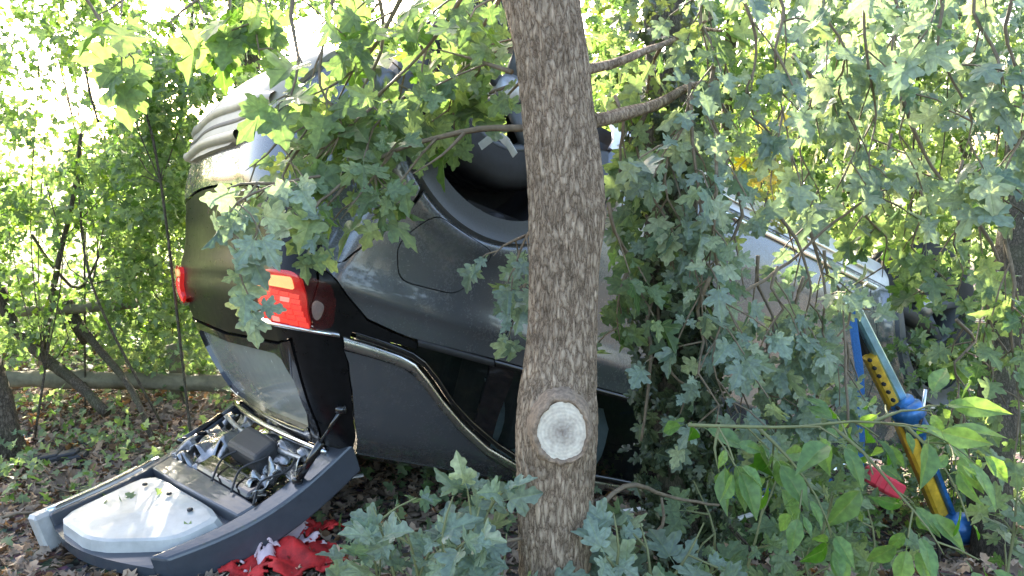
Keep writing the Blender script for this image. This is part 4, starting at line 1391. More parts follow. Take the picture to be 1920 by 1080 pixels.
tree_branch(A((1000, 130, 1.95), (960, 170, 2.05), (930, 205, 2.1)), r0=0.005, size=0.065, gap=0.04, tl=0.13, start=0.1)
COUNT['tree'] = len(lv)
flush(TREE, lv, 'maple', 'mid')

# near boughs hanging into the picture ------------------------------------------------------------
B = []
g_top = 'maple boughs hanging in from above'
B.append(bough('maple_branch', 'maple bough with large lobed leaves hanging over the upturned rear wheel', [
    A((900, -60, 1.9), (850, 20, 1.95), (800, 90, 2.0), (740, 150, 2.0), (680, 200, 1.98)),
    A((700, -60, 2.1), (720, 60, 2.15), (700, 130, 2.15), (660, 190, 2.1), (610, 230, 2.05)),
    A((820, 40, 2.15), (760, 130, 2.15), (690, 190, 2.1), (620, 210, 2.05), (550, 250, 2.0)),
    A((960, -40, 2.0), (900, 60, 2.05), (860, 140, 2.1), (840, 210, 2.1)),
    A((780, -60, 2.0), (740, 20, 2.05), (700, 90, 2.05), (640, 150, 2.0), (560, 190, 1.95))], 'warm', group=g_top, size=0.085, gap=0.06, tl=0.22, droop=0.55, r0=0.007))
B.append(bough('maple_branch', 'maple bough with bright drooping leaves in front of the pale bumper', [
    A((560, -60, 1.9), (545, 30, 1.9), (560, 110, 1.88), (545, 180, 1.85), (530, 215, 1.82)),
    A((640, -60, 2.0), (610, 60, 2.0), (600, 160, 1.96), (640, 230, 1.92), (620, 290, 1.9)),
    A((500, -60, 2.1), (480, 40, 2.1), (490, 120, 2.05))], 'warm', group=g_top, size=0.09, gap=0.09, tl=0.16, droop=0.7, r0=0.006))
B.append(bough('maple_branch', 'cluster of grey green maple leaves hanging in front of the left tail lamp', [
    A((600, 330, 1.85), (540, 340, 1.82), (470, 365, 1.78), (430, 400, 1.76), (440, 470, 1.75), (450, 520, 1.75)),
    A((560, 350, 1.84), (500, 400, 1.8), (480, 450, 1.78), (520, 470, 1.78)),
    A((520, 345, 1.84), (450, 345, 1.8), (400, 370, 1.78), (390, 400, 1.78))], 'blue', group=None, size=0.07, gap=0.055, tl=0.13, droop=0.6, r0=0.004))
B.append(bough('maple_branch', 'dark leafy twigs lying across the upturned rear bumper corner', [
    A((700, 200, 2.0), (640, 250, 1.95), (590, 300, 1.92), (560, 350, 1.9)),
    A((760, 180, 2.0), (700, 240, 1.95), (690, 300, 1.93), (720, 350, 1.9), (770, 380, 1.88)),
    A((560, 280, 1.95), (530, 330, 1.92), (540, 390, 1.9), (530, 450, 1.88)),
    A((540, 240, 1.95), (500, 290, 1.92), (460, 320, 1.9))], 'mid', group=None, size=0.055, gap=0.05, tl=0.15, droop=0.6, r0=0.004, limit=300))
B.append(bough('maple_branch', 'big backlit maple leaves at the top left corner of the view', [
    A((120, -60, 1.9), (170, 10, 1.95), (200, 60, 1.95), (250, 110, 1.95), (250, 170, 1.95)),
    A((260, -60, 2.0), (230, 0, 2.0), (180, 30, 1.95)),
    A((420, -60, 2.1), (370, 0, 2.1), (320, 40, 2.05), (350, 80, 2.05)),
    A((430, -60, 2.1), (430, 20, 2.1), (420, 60, 2.1))], 'warm', group=g_top, size=0.10, gap=0.11, tl=0.16, droop=0.6, r0=0.005))
B.append(bough('maple_branch', 'small ragged leaf spray hanging just left of the central trunk over the fuel flap', [
    A((1000, 420, 1.95), (975, 470, 1.93), (960, 530, 1.92), (955, 590, 1.92)),
    A((990, 440, 1.95), (945, 460, 1.92), (925, 480, 1.9)),
    A((1000, 500, 1.95), (975, 560, 1.92), (970, 600, 1.92))], 'blue', group=None, size=0.055, gap=0.04, tl=0.10, droop=0.8, r0=0.004))
B.append(bough('maple_branch', 'maple bough with dark leaves between the glowing sun gap and the trunk', [
    A((980, -60, 2.3), (900, 0, 2.35), (830, 30, 2.4), (760, 60, 2.4)),
    A((1000, 20, 2.3), (930, 80, 2.35), (860, 110, 2.4), (790, 130, 2.4), (740, 150, 2.4)),
    A((960, 160, 2.3), (900, 180, 2.3), (850, 200, 2.3))], 'mid', group=g_top, size=0.085, gap=0.07, tl=0.24, droop=0.5, r0=0.006))
# right-hand curtain
g_r = 'curtains of drooping maple leaves right of the trunk'
def col(x, y0, y1, d, dx=0, wig=25):
    return A(*[(x + dx * i / 5 + random.uniform(-wig, wig), y0 + (y1 - y0) * i / 5, d + random.uniform(-.04, .04)) for i in range(6)])
RC = [
    ('maple bough directly right of the trunk, leaves reaching down beside the upturned rear wheel', 'mid', [col(1160, 180, 420, 2.05), col(1200, 200, 560, 2.1), col(1150, 380, 640, 2.0, 20)], 0.062),
    ('long hanging curtain of grey green leaves reaching down past the ivy trunk', 'blue', [col(1270, 150, 520, 1.95), col(1310, 180, 640, 1.95), col(1240, 260, 500, 2.0), col(1340, 120, 560, 2.0)], 0.06),
    ('narrow hanging leaf strand in front of the shiny sill', 'blue', [col(1350, 250, 780, 1.9, 10), col(1310, 520, 820, 1.92, 20), col(1370, 330, 700, 1.95)], 0.056),
    ('pale leafy bough hanging above the silver sill under the top edge', 'blue', [col(1380, -60, 260, 1.95, 40), col(1440, -60, 320, 1.9, 30), col(1330, -60, 200, 2.0, 20)], 0.062),
    ('broad drooping bough covering the upper right behind the yellow leaves', 'blue', [col(1560, -60, 330, 2.2, 40), col(1620, -60, 400, 2.2, 30), col(1500, 100, 420, 2.3, 30), col(1680, -60, 330, 2.2, 30)], 0.07),
    ('bough with pale sky lit leaves at the far right top corner', 'blue', [col(1750, -60, 300, 1.9, 60), col(1830, -60, 360, 1.9, 40), col(1890, -40, 420, 1.9, 20)], 0.075),
    ('leafy bough hanging over the wrecked front end above the blue prop', 'blue', [col(1480, 400, 640, 2.2, 30), col(1540, 420, 760, 2.2, 20), col(1420, 480, 760, 2.15, 20), col(1500, 520, 780, 2.1, 20), col(1570, 470, 700, 2.25, 10)], 0.06),
    ('leaf curtain above the wrecked engine near the right side', 'mid', [col(1620, 330, 520, 2.4, 30), col(1700, 320, 560, 2.4, 30), col(1780, 300, 560, 2.3, 20), col(1660, 250, 500, 2.5, 30)], 0.068),
    ('bough with hanging leaves beside the right-hand tree trunk', 'mid', [col(1850, 420, 760, 2.0, 30), col(1900, 450, 860, 1.95, 10), col(1800, 600, 800, 2.2, 20)], 0.065),
    ('tangle of small leaves covering the front door between ivy trunk and prop', 'blue', [col(1450, 620, 820, 2.3, 20), col(1520, 640, 840, 2.3, 20), col(1580, 600, 820, 2.35, 10), col(1390, 560, 780, 2.2, 10), col(1450, 500, 700, 2.1, 10)], 0.055),
]
for lab, mk, pths, sz in RC:
    B.append(bough('maple_branch', lab, pths, mk, group=None, size=sz, gap=0.05, tl=0.17, droop=0.8, r0=0.005, start=0.02, jit=0.6))
# undergrowth
SH = [
    ('maple sapling with blue green leaves at the foot of the central trunk, left side', 'blue', [A((800, 1230, 1.75), (790, 1120, 1.7), (770, 1020, 1.66), (740, 960, 1.64)), A((800, 1230, 1.75), (860, 1100, 1.72), (900, 1000, 1.7), (930, 920, 1.7)), A((840, 1200, 1.7), (840, 1100, 1.68), (830, 1000, 1.66), (850, 930, 1.66)), A((720, 1200, 1.8), (710, 1100, 1.75), (700, 1030, 1.72)), A((900, 1200, 1.75), (940, 1080, 1.7), (950, 1000, 1.7)), A((760, 1200, 1.75), (745, 1100, 1.72), (720, 1010, 1.7), (700, 950, 1.7)), A((820, 1200, 1.72), (820, 1090, 1.7), (880, 1010, 1.68), (900, 950, 1.68)), A((660, 1220, 1.8), (670, 1120, 1.78), (690, 1060, 1.75)), A((870, 1220, 1.8), (880, 1100, 1.78), (860, 1000, 1.76))], 0.065),
    ('young maple shoots with blue green leaves right of the trunk foot', 'blue', [A((1160, 1230, 1.7), (1150, 1120, 1.68), (1160, 1030, 1.66), (1150, 960, 1.66)), A((1200, 1230, 1.75), (1240, 1120, 1.7), (1290, 1040, 1.7), (1320, 980, 1.7)), A((1180, 1200, 1.7), (1220, 1080, 1.68), (1200, 980, 1.7))], 0.07),
    ('tangled low shrub of grey green leaves at the bottom, below the sill', 'mid', [A((1400, 1250, 1.9), (1390, 1120, 1.88), (1420, 1000, 1.86), (1440, 900, 1.86)), A((1440, 1250, 1.95), (1480, 1120, 1.95), (1540, 1010, 1.9), (1560, 920, 1.9)), A((1350, 1250, 1.95), (1330, 1120, 1.95), (1340, 1000, 1.95), (1300, 900, 2.0)), A((1500, 1250, 1.9), (1520, 1120, 1.9), (1500, 1020, 1.9))], 0.055),
    ('low leafy shoots in front of the prop foot', 'mid', [A((1600, 1250, 2.0), (1620, 1120, 2.0), (1640, 1020, 2.0), (1620, 930, 2.0)), A((1700, 1250, 2.0), (1690, 1130, 2.0), (1680, 1050, 2.0)), A((1560, 1250, 2.1), (1570, 1100, 2.1), (1590, 980, 2.1))], 0.06),
    ('leafy shrub at the lower right corner', 'mid', [A((1850, 1250, 1.9), (1880, 1120, 1.9), (1900, 1000, 1.9), (1910, 900, 1.9)), A((1820, 700, 2.4), (1800, 800, 2.35), (1790, 880, 2.3))], 0.06),
]
for lab, mk, pths, sz in SH:
    B.append(bough('maple_sapling', lab, pths, mk, cat='sapling', group=None, size=sz, gap=0.045, tl=0.13, droop=0.25, r0=0.006, start=0.15, face=Vector((0, -0.55, 0.75)), mat='stem_green', base=pths[0][0]))
# smooth oval leaves on a bright branch
B.append(bough('broadleaf_branch', 'branch with smooth oval bright green leaves crossing in front of the yellow prop', [
    A((1290, 797, 1.6), (1400, 800, 1.6), (1500, 800, 1.6), (1600, 790, 1.58), (1700, 800, 1.55), (1780, 830, 1.52), (1840, 880, 1.5)),
    A((1560, 800, 1.62), (1620, 850, 1.58), (1680, 920, 1.52), (1740, 990, 1.48), (1770, 1040, 1.46)),
    A((1420, 800, 1.62), (1480, 860, 1.6), (1530, 930, 1.58), (1560, 1000, 1.55)),
    A((1640, 790, 1.58), (1690, 770, 1.6), (1750, 770, 1.6)),
    A((1350, 798, 1.62), (1340, 840, 1.6), (1350, 890, 1.58)),
    A((1700, 800, 1.55), (1760, 860, 1.5), (1800, 930, 1.48))], 'bright', 'oval', group=None, size=0.078, gap=0.045, tl=0.11, node=0.05, droop=0.7, r0=0.004, start=0.0, mat='stem_green', jit=0.4))
# yellow autumn leaves far behind at right
B.append(bough('yellowing_branch', 'branch with yellowed leaves glowing behind the right-hand leaf curtain', [
    A((1470, 200, 3.4), (1455, 280, 3.4), (1440, 360, 3.4), (1430, 430, 3.4)), A((1420, 200, 3.5), (1430, 300, 3.5), (1420, 400, 3.5))], 'yellow', group=None, size=0.06, gap=0.04, tl=0.2, droop=0.5, r0=0.006))

# bare hanging stems and creepers right of the trunk
CRE = [
    ([(1225, 540, 2.2), (1215, 600, 2.15), (1222, 680, 2.1), (1212, 740, 2.1), (1202, 828, 2.1)], 0.006, 'thin brown stem hanging just right of the trunk, lower end cut off'),
    ([(1232, 560, 2.2), (1240, 640, 2.15), (1262, 700, 2.1), (1290, 720, 2.1)], 0.005, 'thin brown stem curving towards the ivy trunk'),
    ([(1130, 945, 1.75), (1170, 915, 1.8), (1215, 915, 1.85), (1260, 935, 1.9), (1350, 945, 1.95)], 0.006, 'arched pale twig crossing low beside the trunk'),
    ([(1175, 995, 1.8), (1230, 1000, 1.85), (1245, 970, 1.85), (1240, 930, 1.85)], 0.005, 'looped twig beneath the arched pale twig'),
    ([(1590, 800, 2.0), (1588, 700, 2.0), (1582, 620, 2.05), (1580, 560, 2.1)], 0.004, 'upright reddish twig beside the blue prop'),
    ([(1690, 180, 2.1), (1720, 260, 2.1), (1760, 330, 2.1), (1790, 360, 2.1)], 0.006, 'slanting grey branch in the upper right foliage'),
    ([(1380, 560, 2.1), (1480, 490, 2.2), (1560, 420, 2.2), (1700, 330, 2.3)], 0.005, 'long thin twig rising diagonally through the right foliage'),
    ([(870, 1050, 1.7), (930, 1020, 1.7), (980, 1010, 1.72)], 0.006, 'short dead twig at the foot of the trunk'),
]
for pts, r, lab in CRE:
    b = MB(); cp = curve_pts(A(*pts), 0.03)
    cp = [p + 0.006 * Vector((noise.noise(p * 14), noise.noise(p * 14 + Vector((5, 0, 0))), noise.noise(p * 14 + Vector((0, 7, 0))))) for p in cp]
    b.tube(cp, [r * (1 - 0.5 * i / len(cp)) for i in range(len(cp))], 8, wob=.3)
    tag(b.build('bare_twig', M['twig']), lab, 'twig')

# ------------------------------------------------------------------ rescue prop
PR = empty('rescue_prop', at(1800, 985, 3.0), 'yellow and blue rescue prop leaning against the overturned wreck', 'prop')
pa, pb = at(1596, 566, 2.75), at(1690, 750, 2.86)
pc = at(1775, 975, 3.0)
b = MB(); b.bar(pa, pb, 0.036, 0.045, (0, -1, 0.2)); b.build('upper_rail', M['pale_blue'], PR, False)
off = Vector((-0.045, 0.02, -0.015))
b = MB(); b.bar(at(1588, 580, 2.8), at(1662, 740, 2.88), 0.03, 0.05, (0, -1, 0.2)); b.build('back_rail', M['black_plastic'], PR, False)
b = MB(); b.bar(at(1630, 668, 2.80), at(1682, 775, 2.87), 0.042, 0.045, (0, -1, 0.2)); b.build('yellow_sleeve', M['yellow'], PR, False)
b = MB(); b.bar(at(1690, 790, 2.88), at(1765, 968, 3.0), 0.05, 0.05, (0, -1, 0.2)); b.build('yellow_tube', M['yellow'], PR, False)
b = MB(); b.bar(at(1712, 780, 2.87), at(1784, 966, 2.99), 0.022, 0.05, (0, -1, 0.2)); b.build('blue_rail', M['blue'], PR, False)
b = MB(); b.tube([at(1690, 752, 2.83), at(1722, 808, 2.86)], 0.042, 16); b.tube([at(1696, 762, 2.80), at(1708, 784, 2.80)], 0.055, 16); b.build('clamp', M['blue'], PR)
b = MB(); b.tube([at(1735, 730, 2.8), at(1728, 780, 2.8), at(1722, 806, 2.82)], 0.007, 8); b.build('clamp_lever', M['chrome'], PR)
for k in range(7):
    b = MB(); c = at(1632 + 14 * k / 1.6, 676 + 15 * k, 2.775); b.tube([c, c + Vector((0, 0.01, 0))], 0.007, 8); b.build('pin_hole', M['inner'], PR)
b = MB()
ctr = at(1800, 992, 2.98)
vs = []; fs = []
for i, (rr, hh) in enumerate(((0.0, 0.045), (0.03, 0.045), (0.045, 0.03), (0.062, 0.0), (0.066, -0.02), (0.0, -0.02))):
    pass
b.tube([ctr + Vector((-0.05, 0.02, -0.01)), ctr + Vector((-0.03, 0, 0)), ctr + Vector((0.02, -0.02, 0.012)), ctr + Vector((0.045, -0.03, 0.02))], [0.05, 0.062, 0.058, 0.03], 20)
b.build('swivel_foot', M['blue'], PR)
b = MB(); b.tube([ctr + Vector((-0.075, 0.03, -0.02)), ctr + Vector((-0.035, 0.01, -0.004))], [0.066, 0.066], 20); b.build('foot_pad', M['rubber'], PR)
for pts in ([(1596, 575, 2.72), (1604, 640, 2.72), (1612, 700, 2.74), (1614, 790, 2.8), (1612, 900, 2.9)],):
    cp = curve_pts(A(*pts), 0.03)
    b = MB()
    for i in range(len(cp) - 1): b.bar(cp[i], cp[i + 1], 0.028, 0.003, (0, 1, 0))
    b.build('strap', M['strap'], PR, False)
b = MB(); b.bar(at(1560, 800, 2.9), at(1612, 880, 3.0), 0.02, 0.004, (0, 1, 0)); b.bar(at(1340, 935, 2.9), at(1560, 905, 3.0), 0.03, 0.004, (0, 1, 0)); 
b.build('strap', M['strap'], PR, False)

# crumpled cloth and plastic
def cloth(name, c, wx, wy, h, mat, label, cat, seed, thick=0.006, rot=0.0, rag=0.9):
    n = 34
    v = []; f = []; ok = {}
    R = Matrix.Rotation(rot, 3, 'Z')
    for j in range(n + 1):
        for i in range(n + 1):
            x = (i / n - .5) * wx; y = (j / n - .5) * wy
            q = Vector((x * 9, y * 9, seed))
            z = h * (abs(noise.noise(q)) * 1.6 + 0.5 * abs(noise.noise(q * 2.3))) * (1 - 0.6 * max(abs(i / n - .5), abs(j / n - .5)) * 2)
            p = R @ Vector((x + 0.03 * noise.noise(q * 1.5), y + 0.03 * noise.noise(q * 1.5 + Vector((9, 0, 0))), 0)) + Vector(c)
            p.z = gz(p.x, p.y) + 0.012 + z
            v.append(p)
    for j in range(n):
        for i in range(n):
            e = math.hypot(i / n - .5, j / n - .5) * 2
            if e > 0.95 + rag * noise.noise(Vector((i * .25, j * .25, seed + 3))): continue
            f.append((j * (n + 1) + i, j * (n + 1) + i + 1, (j + 1) * (n + 1) + i + 1, (j + 1) * (n + 1) + i))
    o = link_mesh(name, v, f, mat)
    md = o.modifiers.new('t', 'SOLIDIFY'); md.thickness = thick
    return tag(o, label, cat)
p = at(530, 1058, 2.42)
cloth('red_cloth', (p.x, p.y, 0), 0.38, 0.20, 0.08, M['red_cloth'], 'crumpled red cloth lying on the leaves at the bottom left', 'cloth', 3, rot=0.4)
p = at(515, 1005, 2.50)
cloth('pink_sheet', (p.x, p.y, 0), 0.26, 0.18, 0.12, M['white_cloth'], 'crumpled pale pink sheet between the tailgate and the red cloth', 'sheet', 8, rot=0.7)
p = at(595, 955, 2.6)
cloth('maroon_rag', (p.x, p.y, 0), 0.16, 0.10, 0.10, M['red_cloth'], 'small dark red rag under the corner of the tailgate', 'rag', 12, rot=0.4)
b = MB()
for k in range(3):
    c = at(1640 + 16 * k, 895 + 10 * k, 2.9)
    b.box(c, Vector((0.035, 0.01, -0.02)), Vector((-0.01, 0.02, 0.0)), Vector((0.012, 0, 0.028)))
o = b.build('red_casing', M['red_plastic'], None, False); o.modifiers.new('b', 'BEVEL').width = 0.008
tag(o, 'broken red plastic casing lying beside the yellow prop', 'debris')
for (x, y, d, ln, lab) in ((655, 897, 2.75, 0.09, 'short white plastic splinter on the ground under the car roof'), (1200, 957, 2.4, 0.12, 'white plastic splinter low to the right of the trunk'), (1395, 972, 2.6, 0.06, 'tiny white splinter in the shrub shadow')):
    p = at(x, y, d); b = MB(); b.bar(p - Vector((ln / 2, 0, 0.005)), p + Vector((ln / 2, 0.02, 0.005)), 0.02, 0.008)
    tag(b.build('white_splinter', M['white_bit'], None, False), lab, 'splinter')
p = at(34, 826, 3.6); b = MB(); b.box(p, (0.03, 0, 0.01), (0, 0.02, 0), (-0.01, 0, 0.02)); o = b.build('blue_wrapper', M['blue'], None, False); o.modifiers.new('b', 'BEVEL').width = 0.006
tag(o, 'small blue wrapper at the foot of the leftmost trunk', 'wrapper')
b = MB()
for k in range(6):
    p = at(60 + 17 * k, 856 + random.uniform(-6, 6), 3.3); b.box(p, (0.035, 0.01, 0.005), (0, 0.02, 0.004), (0, 0, 0.012))
o = b.build('black_fragment', M['black_plastic'], None, False); o.modifiers.new('b', 'BEVEL').width = 0.005
tag(o, 'black broken trim piece lying in the leaf litter at left', 'debris')

# ------------------------------------------------------------------ background trees
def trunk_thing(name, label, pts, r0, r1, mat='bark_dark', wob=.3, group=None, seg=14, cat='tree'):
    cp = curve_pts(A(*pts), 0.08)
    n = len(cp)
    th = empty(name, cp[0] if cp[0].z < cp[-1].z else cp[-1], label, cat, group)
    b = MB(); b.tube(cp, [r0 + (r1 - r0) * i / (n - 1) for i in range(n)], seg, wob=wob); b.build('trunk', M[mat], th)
    return th


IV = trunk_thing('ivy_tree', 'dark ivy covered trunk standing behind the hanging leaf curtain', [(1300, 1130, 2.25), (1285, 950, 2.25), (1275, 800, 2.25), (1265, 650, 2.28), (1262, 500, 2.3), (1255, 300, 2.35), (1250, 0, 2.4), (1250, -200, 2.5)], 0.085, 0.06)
lv = []
for i in range(1500):
    y = random.uniform(480, 1120) if random.random() < .8 else random.uniform(0, 480)
    a = random.uniform(PI, 2 * PI)
    p = at(1285 - (1120 - y) * 0.045, y, 2.26); rr = 0.085 + abs(random.gauss(0, .03))
    d = Vector((math.cos(a), math.sin(a), 0))
    lv.append((p + d * rr, (Vector((0, 0, -1)) + rv3(.5)).normalized(), (d + Vector((0, 0, .5)) + rv3(.35)).normalized(), random.uniform(.025, .045)))
flush(IV, lv, 'maple', 'ivy', 300, 'ivy_leaf', 'ivy')
TR = [
    ('backlit ivy clad trunk rising out of the view at the top left', [(470, 520, 5.5), (468, 300, 5.5), (462, 100, 5.5), (455, -150, 5.6)], 0.10, 0.085),
    ('stout trunk at the left edge of the view', [(35, 880, 3.4), (14, 840, 3.4), (-4, 770, 3.4), (-50, 600, 3.45), (-120, 300, 3.5)], 0.075, 0.04),
    ('brown trunk at the lower right, behind the prop foot', [(1862, 1130, 2.9), (1856, 980, 2.9), (1858, 860, 2.9), (1880, 700, 3.0), (1890, 560, 3.0), (1905, 400, 3.1), (1915, 200, 3.2)], 0.075, 0.05),
    ('slim dark stem leaning behind the shiny sill', [(1330, 1100, 4.6), (1345, 700, 4.6), (1360, 300, 4.7), (1380, -100, 4.8)], 0.05, 0.03),
    ('thin dark stem in the middle of the right background', [(1600, 800, 5.5), (1590, 400, 5.5), (1610, 0, 5.6)], 0.05, 0.03),
    ('thin stem in the far right background', [(1790, 800, 5.0), (1810, 300, 5.1), (1790, -100, 5.2)], 0.045, 0.03),
]
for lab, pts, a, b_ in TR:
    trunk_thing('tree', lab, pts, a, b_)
ST = [
    ('slender upright stem at left with a bend above the rail', [(80, 660, 4.0), (90, 600, 4.0), (112, 480, 4.0), (135, 380, 4.0), (152, 250, 4.0)], 0.018, 0.008),
    ('dark fallen limb slanting down from the left edge to the leaf litter', [(200, 775, 3.7), (140, 715, 3.8), (70, 660, 3.9), (20, 600, 4.0), (0, 540, 4.0)], 0.022, 0.03),
    ('crooked dark stump of a branch crossing the lower rail', [(330, 720, 4.3), (165, 640, 4.2), (140, 600, 4.2), (125, 565, 4.2)][1:], 0.035, 0.028),
    ('thin limb running down to the right across the lower rail', [(150, 610, 4.1), (190, 660, 4.0), (240, 720, 3.8), (270, 780, 3.6), (285, 820, 3.5)], 0.022, 0.012),
    ('thin curved twig arching behind the tailgate', [(240, 500, 4.6), (250, 560, 4.6), (210, 600, 4.6), (170, 640, 4.6)], 0.012, 0.008),
    ('two thin crossing twigs in the bright left gap', [(60, 440, 4.4), (100, 500, 4.4), (150, 540, 4.4), (200, 450, 4.4)], 0.009, 0.006),
    ('forked grey branch hanging in the upper left foliage', [(150, 80, 3.0), (160, 130, 3.0), (170, 180, 3.0), (185, 230, 3.0)], 0.006, 0.004),
    ('slim leaning pole stem near the top left backlit trunk', [(345, 640, 5.0), (330, 400, 5.0), (350, 150, 5.0), (370, -80, 5.0)], 0.014, 0.010),
]
for lab, pts, a, b_ in ST:
    b = MB(); cp = curve_pts(A(*pts), 0.05); b.tube(cp, [a + (b_ - a) * i / (len(cp) - 1) for i in range(len(cp))], 9, wob=.35)
    tag(b.build('dead_limb', M['bark_dark']), lab, 'stem')

FE = empty('rail_fence', (-2.4, 4.1, 0), 'low weathered round-rail timber fence behind the open tailgate', 'fence')
b = MB(); b.tube(curve_pts(A((-300, 706, 4.2), (60, 711, 4.18), (300, 716, 4.15), (500, 722, 4.1), (620, 726, 4.08)), 0.06), 0.041, 16, wob=.45); b.build('rail', M['rail_wood'], FE)
b = MB(); b.tube(curve_pts(A((-300, 596, 4.22), (30, 585, 4.2), (150, 578, 4.18), (255, 569, 4.15)), 0.1), 0.026, 12, wob=.15); b.build('rail', M['rail_wood'], FE)
for x, t_ in ((-120, 560), (332, 640)):
    b = MB(); q = at(x, 740, 4.26); b.tube([Vector((q.x, q.y, -0.1)), Vector((q.x + .01, q.y, 0.2)), Vector((q.x, q.y, (1.17 - (t_ - 330) / 1507 * 4.26)))], 0.04, 12, wob=.15); b.build('post', M['rail_wood'], FE)

# ------------------------------------------------------------------ shrubs and hedge behind
GAPS = [(70, 140, 60, 80, .75), (130, 250, 70, 65, .7), (295, 15, 45, 25, .9), (590, 85, 62, 62, .97), (425, 120, 24, 70, .7), (90, 340, 50, 45, .6), (395, 205, 30, 24, .8),
        (110, 480, 95, 62, .7), (330, 470, 40, 45, .6), (270, 345, 40, 35, .6), (20, 60, 40, 30, .7), (240, 590, 50, 35, .5), (690, 100, 30, 30, .7), (1195, 185, 24, 18, .9), (20, 300, 30, 40, .6)]


def gap(p):
    r = Vector(p) - EYE
    d = r.dot(FW)
    x = 960 + 1507 * r.x / d; y = 540 - 1507 * r.dot(UP) / d
    for gx, gy, rx, ry, pr in GAPS:
        if ((x - gx) / rx) ** 2 + ((y - gy) / ry) ** 2 < 1 + random.uniform(-.3, .3) and random.random() < pr: return True
    return False


def shrub(name, label, boxes, mk, n, size, dens_cl=9, group=None, cat='shrub', limit=300, stems=1, kind='small', face=(0.0, -0.5, 0.6), cl=0.16, leafk=None):
    """boxes: list of (x0,x1,y0,y1,d0,d1,weight) in the photo's pixels and metres of depth"""
    x0 = np.mean([q[0] + q[1] for q in boxes]) / 2; d0 = np.mean([q[4] for q in boxes])
    base = at(x0, 800, d0); base = Vector((base.x, base.y, gz(base.x, base.y)))
    th = empty(name, base, label, cat, group)
    W_ = np.array([q[6] for q in boxes], float); W_ /= W_.sum()
    lv = []
    ncl = max(1, n // dens_cl)
    tips = []
    for _ in range(ncl):
        q = boxes[rng.choice(len(boxes), p=W_)]
        c = at(random.uniform(q[0], q[1]), random.uniform(q[2], q[3]), random.uniform(q[4], q[5]))
        if len(tips) < 40: tips.append(c)
        d = (rv3(1) + Vector((0, 0, -.2))).normalized()
        for k in range(dens_cl):
            p = c + d * cl * (k / dens_cl - .5) + rv3(0.025)
            if gap(p): continue
            ly = (d * .4 + rv3(.8) + Vector((0, 0, -.4))).normalized()
            lv.append((p, ly, (Vector(face) + rv3(.75)).normalized(), size * random.uniform(.6, 1.25)))
    b = MB()
    for s in range(stems):
        tip = tips[s * 3 % len(tips)]
        mid = base.lerp(tip, .5) + rv3(.12)
        b.tube(curve_pts([base + Vector((random.uniform(-.25, .25), random.uniform(-.1, .1), 0)), mid, tip], 0.12), 0.006, 6, wob=.3)
        for t2 in tips[s::max(1, stems)][:5]:
            b.tube(curve_pts([mid, mid.lerp(t2, .5) + rv3(.08), t2], 0.12), 0.0028, 5, cap=False)
    b.build('stems', M['bark_dark'], th)
    flush(th, lv, kind, mk, limit, 'leaf', 'foliage')
    return th


SHR = [
    # left side, backlit and full of gaps
    ('airy backlit shrub filling the left edge above the rail', [(-60, 160, 60, 330, 3.6, 4.6, .6), (-60, 120, 330, 640, 3.6, 4.6, 1)], 'warm', 3600, 0.045),
    ('airy backlit shrub with bright gaps above the fence post', [(120, 380, 230, 420, 3.8, 4.8, 1), (150, 380, 400, 620, 3.8, 4.8, .7)], 'warm', 4200, 0.045),
    ('dense small-leaved clump high up left of the leaning bumper', [(230, 430, 90, 260, 3.2, 3.8, 1.2), (200, 400, 260, 420, 3.4, 4.2, 1)], 'warm', 2400, 0.045),
    ('green shrub just left of the car rear, over the lower rail', [(200, 420, 420, 690, 4.0, 5.0, 1)], 'mid', 3000, 0.045),
    ('yellow green foliage behind the top left trunk', [(380, 700, -60, 200, 4.5, 6.0, 1)], 'warm', 1500, 0.065),
    ('high backlit foliage along the top left border', [(-60, 420, -80, 130, 4.0, 6.0, 1)], 'warm', 2600, 0.055),
    ('backlit shrub mass far behind the left fence', [(-80, 420, 360, 660, 5.2, 6.8, 1)], 'warm', 3600, 0.055),
    ('low green growth behind the rail at left', [(-40, 420, 610, 720, 5.0, 6.0, 1)], 'warm', 2600, 0.05),
    # behind the car, top centre and right
    ('shady foliage over the upturned floor of the car', [(640, 960, -80, 160, 3.8, 5.2, 1), (500, 800, 60, 220, 4.2, 5.0, .4)], 'warm', 1500, 0.06),
    ('green shrub seen just right of the central trunk above the car', [(1100, 1400, -80, 330, 3.8, 5.0, 1)], 'mid', 2200, 0.06),
    ('dense shrub behind the yellowing branch', [(1360, 1640, -80, 460, 4.0, 5.2, 1)], 'mid', 2600, 0.06),
    ('dense shrub above the wrecked front end', [(1560, 1800, 100, 620, 4.6, 5.6, 1)], 'mid', 2600, 0.06),
    ('dense shrub behind the right-hand trunk', [(1720, 1980, -80, 700, 3.8, 5.0, 1)], 'mid', 2600, 0.06),
    ('tall shrub along the upper right border', [(1500, 1960, -100, 220, 3.4, 4.4, 1)], 'blue', 2000, 0.06),
    ('shaded shrub low behind the prop', [(1660, 1960, 600, 1000, 3.6, 4.4, 1)], 'mid', 1500, 0.055),
    ('dark shrub in front of the door sill between prop and ivy trunk', [(1300, 1640, 820, 1080, 2.5, 3.1, 1)], 'mid', 1100, 0.05),
]
for lab, bx, mk, n, sz in SHR:
    shrub('shrub', lab, bx, mk, n, sz)

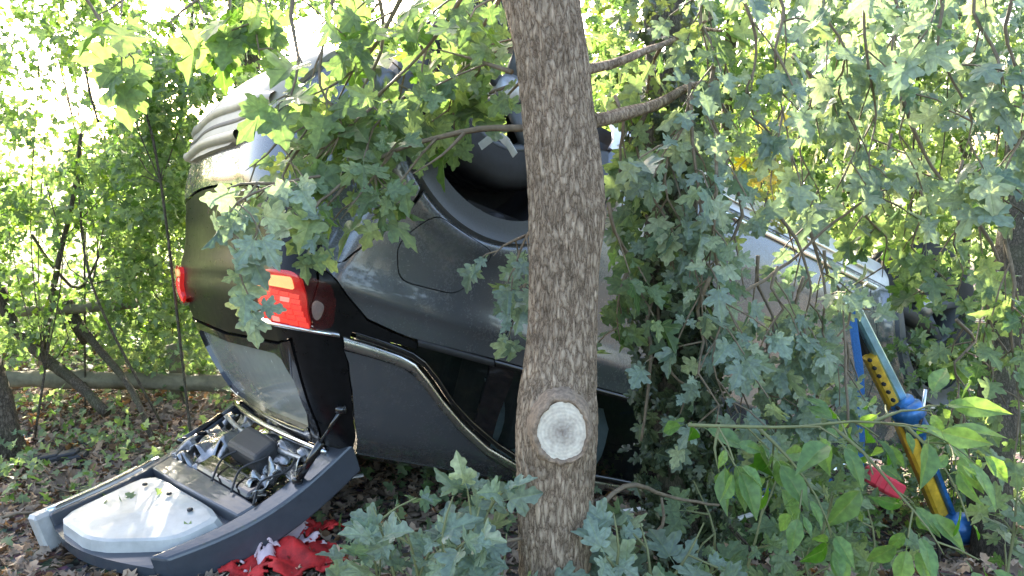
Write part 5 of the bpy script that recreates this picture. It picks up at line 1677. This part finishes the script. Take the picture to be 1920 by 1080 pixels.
# far tree line beyond the field
for (x0, x1, d, h, lab) in ((-40, -8, 70, 3.0, 'distant tree beyond the meadow at left'), (-4, 12, 55, 10, 'distant tree beyond the meadow behind the car'), (10, 30, 60, 11, 'distant tree beyond the meadow at right')):
    th = empty('distant_tree', ((x0 + x1) / 2, d, 0.1), lab, 'tree')
    n = 5000
    c = np.array([(x0 + x1) / 2, d, h * .5]); r = np.array([(x1 - x0) / 2, 3.5, h * .5])
    u = rng.normal(size=(n, 3)); u /= np.linalg.norm(u, axis=1, keepdims=True)
    pos = c + u * r * rng.uniform(.6, 1.05, (n, 1)) + rng.normal(size=(n, 3)) * .5
    mass('crown', 'small', 'mid', pos, rng.normal(size=(n, 3)) + [0, 0, -.3], rng.normal(size=(n, 3)) + [0, -.5, .5], rng.uniform(.5, .9, n), th)
    b = MB(); b.tube([((x0 + x1) / 2, d, 0), ((x0 + x1) / 2, d, h * .5)], [.4, .2], 10); b.build('trunk', M['bark_dark'], th)

# ------------------------------------------------------------------ litter and ground cover
n = 26000
X = np.concatenate([rng.uniform(-3.6, 1.2, n // 2), rng.uniform(-2.6, 3.5, n // 2)]); Y = np.concatenate([rng.uniform(1.9, 6.0, n // 2), rng.uniform(1.9, 4.2, n // 2)])
Z = np.array([gz(x, y) for x, y in zip(X, Y)]) + rng.uniform(0.0, 0.022, n)
o = mass('leaf_litter', 'litter', 'litter', np.stack([X, Y, Z], 1), rng.normal(size=(n, 3)) * [1, 1, .35], rng.normal(size=(n, 3)) * .45 + [0, 0, 1], rng.uniform(.022, .055, n), None)
tag(o, 'dry brown fallen leaves covering the woodland floor')
n = 5200
cx = rng.uniform(-3.6, 0.4, 260); cy = rng.uniform(2.5, 6.2, 260)
k = rng.integers(0, 260, n)
X = cx[k] + rng.normal(size=n) * .09; Y = cy[k] + rng.normal(size=n) * .09
Z = np.array([gz(x, y) for x, y in zip(X, Y)]) + rng.uniform(0.02, 0.12, n)
o = mass('ground_cover', 'small', 'mid', np.stack([X, Y, Z], 1), rng.normal(size=(n, 3)) + [0, 0, .3], rng.normal(size=(n, 3)) * .5 + [0, -.3, 1], rng.uniform(.025, .05, n), None)
tag(o, 'small green seedlings and herbs growing through the leaf litter')
# twigs on the ground
b = MB()
for i in range(160):
    x = random.uniform(-3.2, 0.6); y = random.uniform(2.1, 5.0); a = random.uniform(0, PI); l = random.uniform(.06, .25)
    p0 = Vector((x, y, gz(x, y) + .02)); x1, y1 = x + math.cos(a) * l, y + math.sin(a) * l
    b.tube([p0, Vector(((x + x1) / 2, (y + y1) / 2, gz(x, y) + random.uniform(.02, .05))), Vector((x1, y1, gz(x1, y1) + .02))], random.uniform(.002, .005), 5)
tag(b.build('twig_litter', M['twig'], None, True), 'short broken twigs scattered over the leaf litter', kind='stuff')
print('LEAVES', COUNT, [q[1] for q in B], 'objects', len(bpy.data.objects))
